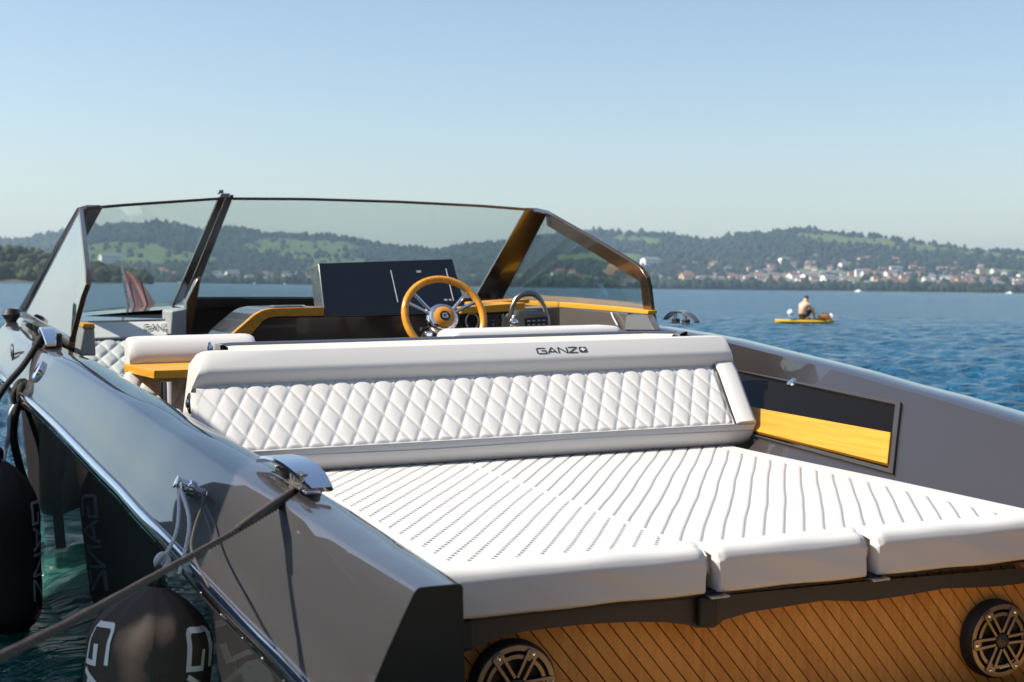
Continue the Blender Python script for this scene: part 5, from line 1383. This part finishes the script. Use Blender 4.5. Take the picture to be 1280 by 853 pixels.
# ================================================================== PADDLEBOARD, PADDLER, BUOYS
def on_water(px, py):
    d = (MB.to_3x3() @ ray(px, py)); t = -CW.z / d.z; return CW + d * t
def skin_body(name, nodes, edges, material, parent=None, root=0, sub=2):
    me = bpy.data.meshes.new(name); me.from_pydata([p for p, r in nodes], edges, []); me.materials.append(material)
    o = bpy.data.objects.new(name, me); COL.objects.link(o); o.parent = parent
    sk = o.modifiers.new('skin', 'SKIN'); sk.use_smooth_shade = True
    for i, (p, r) in enumerate(nodes): me.skin_vertices[0].data[i].radius = (r, r); me.skin_vertices[0].data[i].use_root = (i == root)
    sb = o.modifiers.new('sub', 'SUBSURF'); sb.levels = sub; sb.render_levels = sub
    return o
SKIN = mat('fair_skin', (0.62, 0.36, 0.24), rough=0.55, var=0.08, vscale=9)  # fair skin tone, the same all over
def paddler():
    c = on_water(1006, 404.5)
    # local frame: x to the right of the view, y away
    vx = (MB.to_3x3() @ RB @ Vector((1, 0, 0))); vx.z = 0; vx.normalize(); ang = math.atan2(vx.y, vx.x) + .25
    S_ = 1.0
    bd = thing('paddleboard', 'yellow paddleboard drifting on the open lake under the seated man', 'paddleboard', (c.x, c.y, 0)); bd.rotation_euler = (0, 0, ang)
    rows = []
    for t in np.linspace(-1, 1, 27):
        t = float(t); hw = .40 * (1 - abs(t) ** 2.6) ** .7 + .002; z0 = .02 + .10 * max(0, t - .5) ** 1.5 * 1.2 + .03 * max(0, -t - .7); x = t * 1.25
        rows.append([(x, hw * a, z0 + b_) for a, b_ in ((-1, .06), (-.8, .125), (0, .135), (.8, .125), (1, .06), (.8, 0), (0, -.02), (-.8, 0), (-1, .06))])
    yel = mat('board_yellow', (0.66, 0.42, 0.035), rough=0.4, var=0.05, vscale=4)
    Mesh().strip(rows).build('board', yel, bd)
    dk = Mesh()
    dk.strip([[(x, .33 * a, .139) for a in (-1, 1)] for x in np.linspace(-.1, .75, 4)]); dk.strip([[(x, .33 * a, .145) for a in (-1, 1)] for x in np.linspace(-.1, .75, 4)])
    dk.build('deck_pad', mat('deck_pad_green', (0.16, 0.24, 0.05), rough=0.9, var=0.1, vscale=6), bd)
    bg_ = thing('dry_bag', 'small orange bag lying on the bow of the paddleboard', 'bag', tuple(Vector((c.x, c.y, 0)) + Matrix.Rotation(ang, 3, 'Z') @ Vector((.83, 0, .16)))); bg_.rotation_euler = (0, 0, ang)
    Mesh().tube([(-.24, 0, .0), (-.22, 0, .07), (0, .0, .10), (.20, 0, .09), (.26, 0, .05)], [.05, .11, .13, .11, .04], 14).build('bag_body', mat('bag_orange', (0.52, 0.22, 0.06), rough=.7, var=.1, vscale=8), bg_)
    Mesh().tube([(-.22, -.06, .10), (-.1, -.06, .25), (.1, -.06, .24), (.2, -.06, .12)], .014, 6).build('strap', M['black'], bg_)
    pr_ = thing('person', 'shirtless dark haired man in black shorts seated hunched on the yellow paddleboard', 'person', tuple(Vector((c.x, c.y, 0)) + Matrix.Rotation(ang, 3, 'Z') @ Vector((-.12, 0, .14)))); pr_.rotation_euler = (0, 0, ang + .55); pr_.scale = (1.06,) * 3
    N = []; E_ = []
    def nd(p, r, par=None):
        N.append((p, r)); i = len(N) - 1
        if par is not None: E_.append((par, i))
        return i
    pel = nd((0, 0, .11), .155); w1 = nd((.02, 0, .28), .145, pel); w2 = nd((.06, 0, .44), .165, w1); w3 = nd((.13, 0, .56), .15, w2); nk = nd((.20, 0, .65), .062, w3); h1 = nd((.245, 0, .72), .075, nk); h2 = nd((.265, 0, .79), .092, h1); nd((.262, 0, .85), .07, h2)
    nd((.335, 0, .765), .018, h1)
    for s in (-1, 1):
        hp = nd((.07, s * .10, .10), .10, pel); kn_ = nd((.46, s * .15, .43), .066, hp); md = nd((.56, s * .14, .22), .060, kn_); an = nd((.64, s * .13, .05), .040, md); nd((.80, s * .14, .02), .035, an)
        sh = nd((.15, s * .19, .54), .062, w3); el = nd((.30, s * .27, .33), .045, sh); wr = nd((.48, s * .12, .33), .033, el); pm = nd((.54, s * .05, .33), .036, wr)
        for k in range(4): f1 = nd((.575, s * (.03 - .012 * k * s * s), .355 - .017 * k), .010, pm); nd((.585, -s * (.01 + .005 * k), .352 - .017 * k), .009, f1)
        nd((.55, s * .045, .375), .011, pm)
    skin_body('body', N, E_, SKIN, pr_)
    hr = mat('dark_hair', (0.018, 0.013, 0.010), rough=.7, var=.3, vscale=40)
    V = ICO2_V * (.088, .085, .082) * (1 + np.random.default_rng(1).uniform(-.04, .04, (len(ICO2_V), 1)))
    keep = [f for f in ICO2_F if not (V[f].mean(0)[0] > .035 and V[f].mean(0)[2] < .02) and V[f].mean(0)[2] > -.06]
    b = Mesh(); b.add([Vector(v) + Vector((.256, 0, .812)) for v in V], [tuple(int(i) for i in f) for f in keep]); b.build('hair', hr, pr_, smooth=180)
    for s in (-1, 1): Mesh().lathe((.25, s * .082, .77), (0, s, 0), [(.022, 0), (.026, .008), (.015, .014)], 10).build('ear', SKIN, pr_)
    n2 = [((-.0, 0, .13), .162), ((.05, .095, .12), .125), ((.36, .142, .36), .088), ((.05, -.095, .12), .125), ((.36, -.142, .36), .088), ((-.005, 0, .20), .150)]
    skin_body('shorts', n2, [(0, 1), (1, 2), (0, 3), (3, 4), (0, 5)], mat('black_shorts', (0.015, 0.016, 0.02), rough=.8, var=.2, vscale=20), pr_)
    pd = thing('paddle', 'black shafted paddle laid across the paddleboard beside the man', 'paddle', tuple(Vector((c.x, c.y, 0)) + Matrix.Rotation(ang, 3, 'Z') @ Vector((.2, -.30, .16)))); pd.rotation_euler = (0, 0, ang)
    Mesh().tube([(-.95, 0, 0), (.8, 0, .0)], .014, 8).build('shaft', M['black'], pd)
    Mesh().prism([(.78, -.03, -.006), (.9, -.09, -.006), (1.15, -.08, -.006), (1.2, 0, -.006), (1.15, .08, -.006), (.9, .09, -.006), (.78, .03, -.006)], (0, 0, .012)).build('blade', mat('blade_white', (.7, .7, .72), rough=.4, var=.03, vscale=5), pd)
paddler()
def buoy(px, py, r, label):
    p = on_water(px, py); root = thing('mooring_buoy', label, 'buoy', (p.x, p.y, 0)); bm_ = mat('buoy_white', (.8, .8, .8), rough=.35, var=.03, vscale=3) if 'buoy_white' not in bpy.data.materials else bpy.data.materials['buoy_white']
    Mesh().lathe((0, 0, -r * .35), (0, 0, 1), [(0.001, 0), (r * .7, r * .25), (r, r * .9), (r * .8, r * 1.6), (r * .3, r * 1.95), (r * .16, r * 2.0), (r * .14, r * 2.2), (.001, r * 2.25)], 20).build('float', bm_, root)
    Mesh().tube([(r * .2 * math.cos(a), 0, r * 1.95 + r * .25 * math.sin(a)) for a in np.linspace(0, 6.283, 13)[:-1]], r * .05, 6, closed=True).build('ring', M['brushed'], root)
buoy(988, 393.5, .16, 'white mooring buoy floating just left of the seated man')
buoy(1038.5, 400, .16, 'white mooring buoy floating at the bow of the paddleboard')

# ================================================================== AIR
def haze():
    zt = max(interp(a, saz, sel) for a in saz) * R1 + 60
    b = Mesh().box((0, 0, (zt - 4) / 2), (13000, 13000, zt + 4)); o = b.build('haze', bpy.data.materials.new('haze_air'), None, smooth=0)
    m = o.data.materials[0]; m.use_nodes = True; t = m.node_tree; t.nodes.clear()
    ou = t.nodes.new('ShaderNodeOutputMaterial'); v = t.nodes.new('ShaderNodeVolumePrincipled')
    v.inputs['Color'].default_value = (0.58, 0.78, 1.0, 1); v.inputs['Density'].default_value = 0.00012; v.inputs['Anisotropy'].default_value = 0.3
    t.links.new(v.outputs[0], ou.inputs['Volume']); tag(o, kind='stuff')
haze()
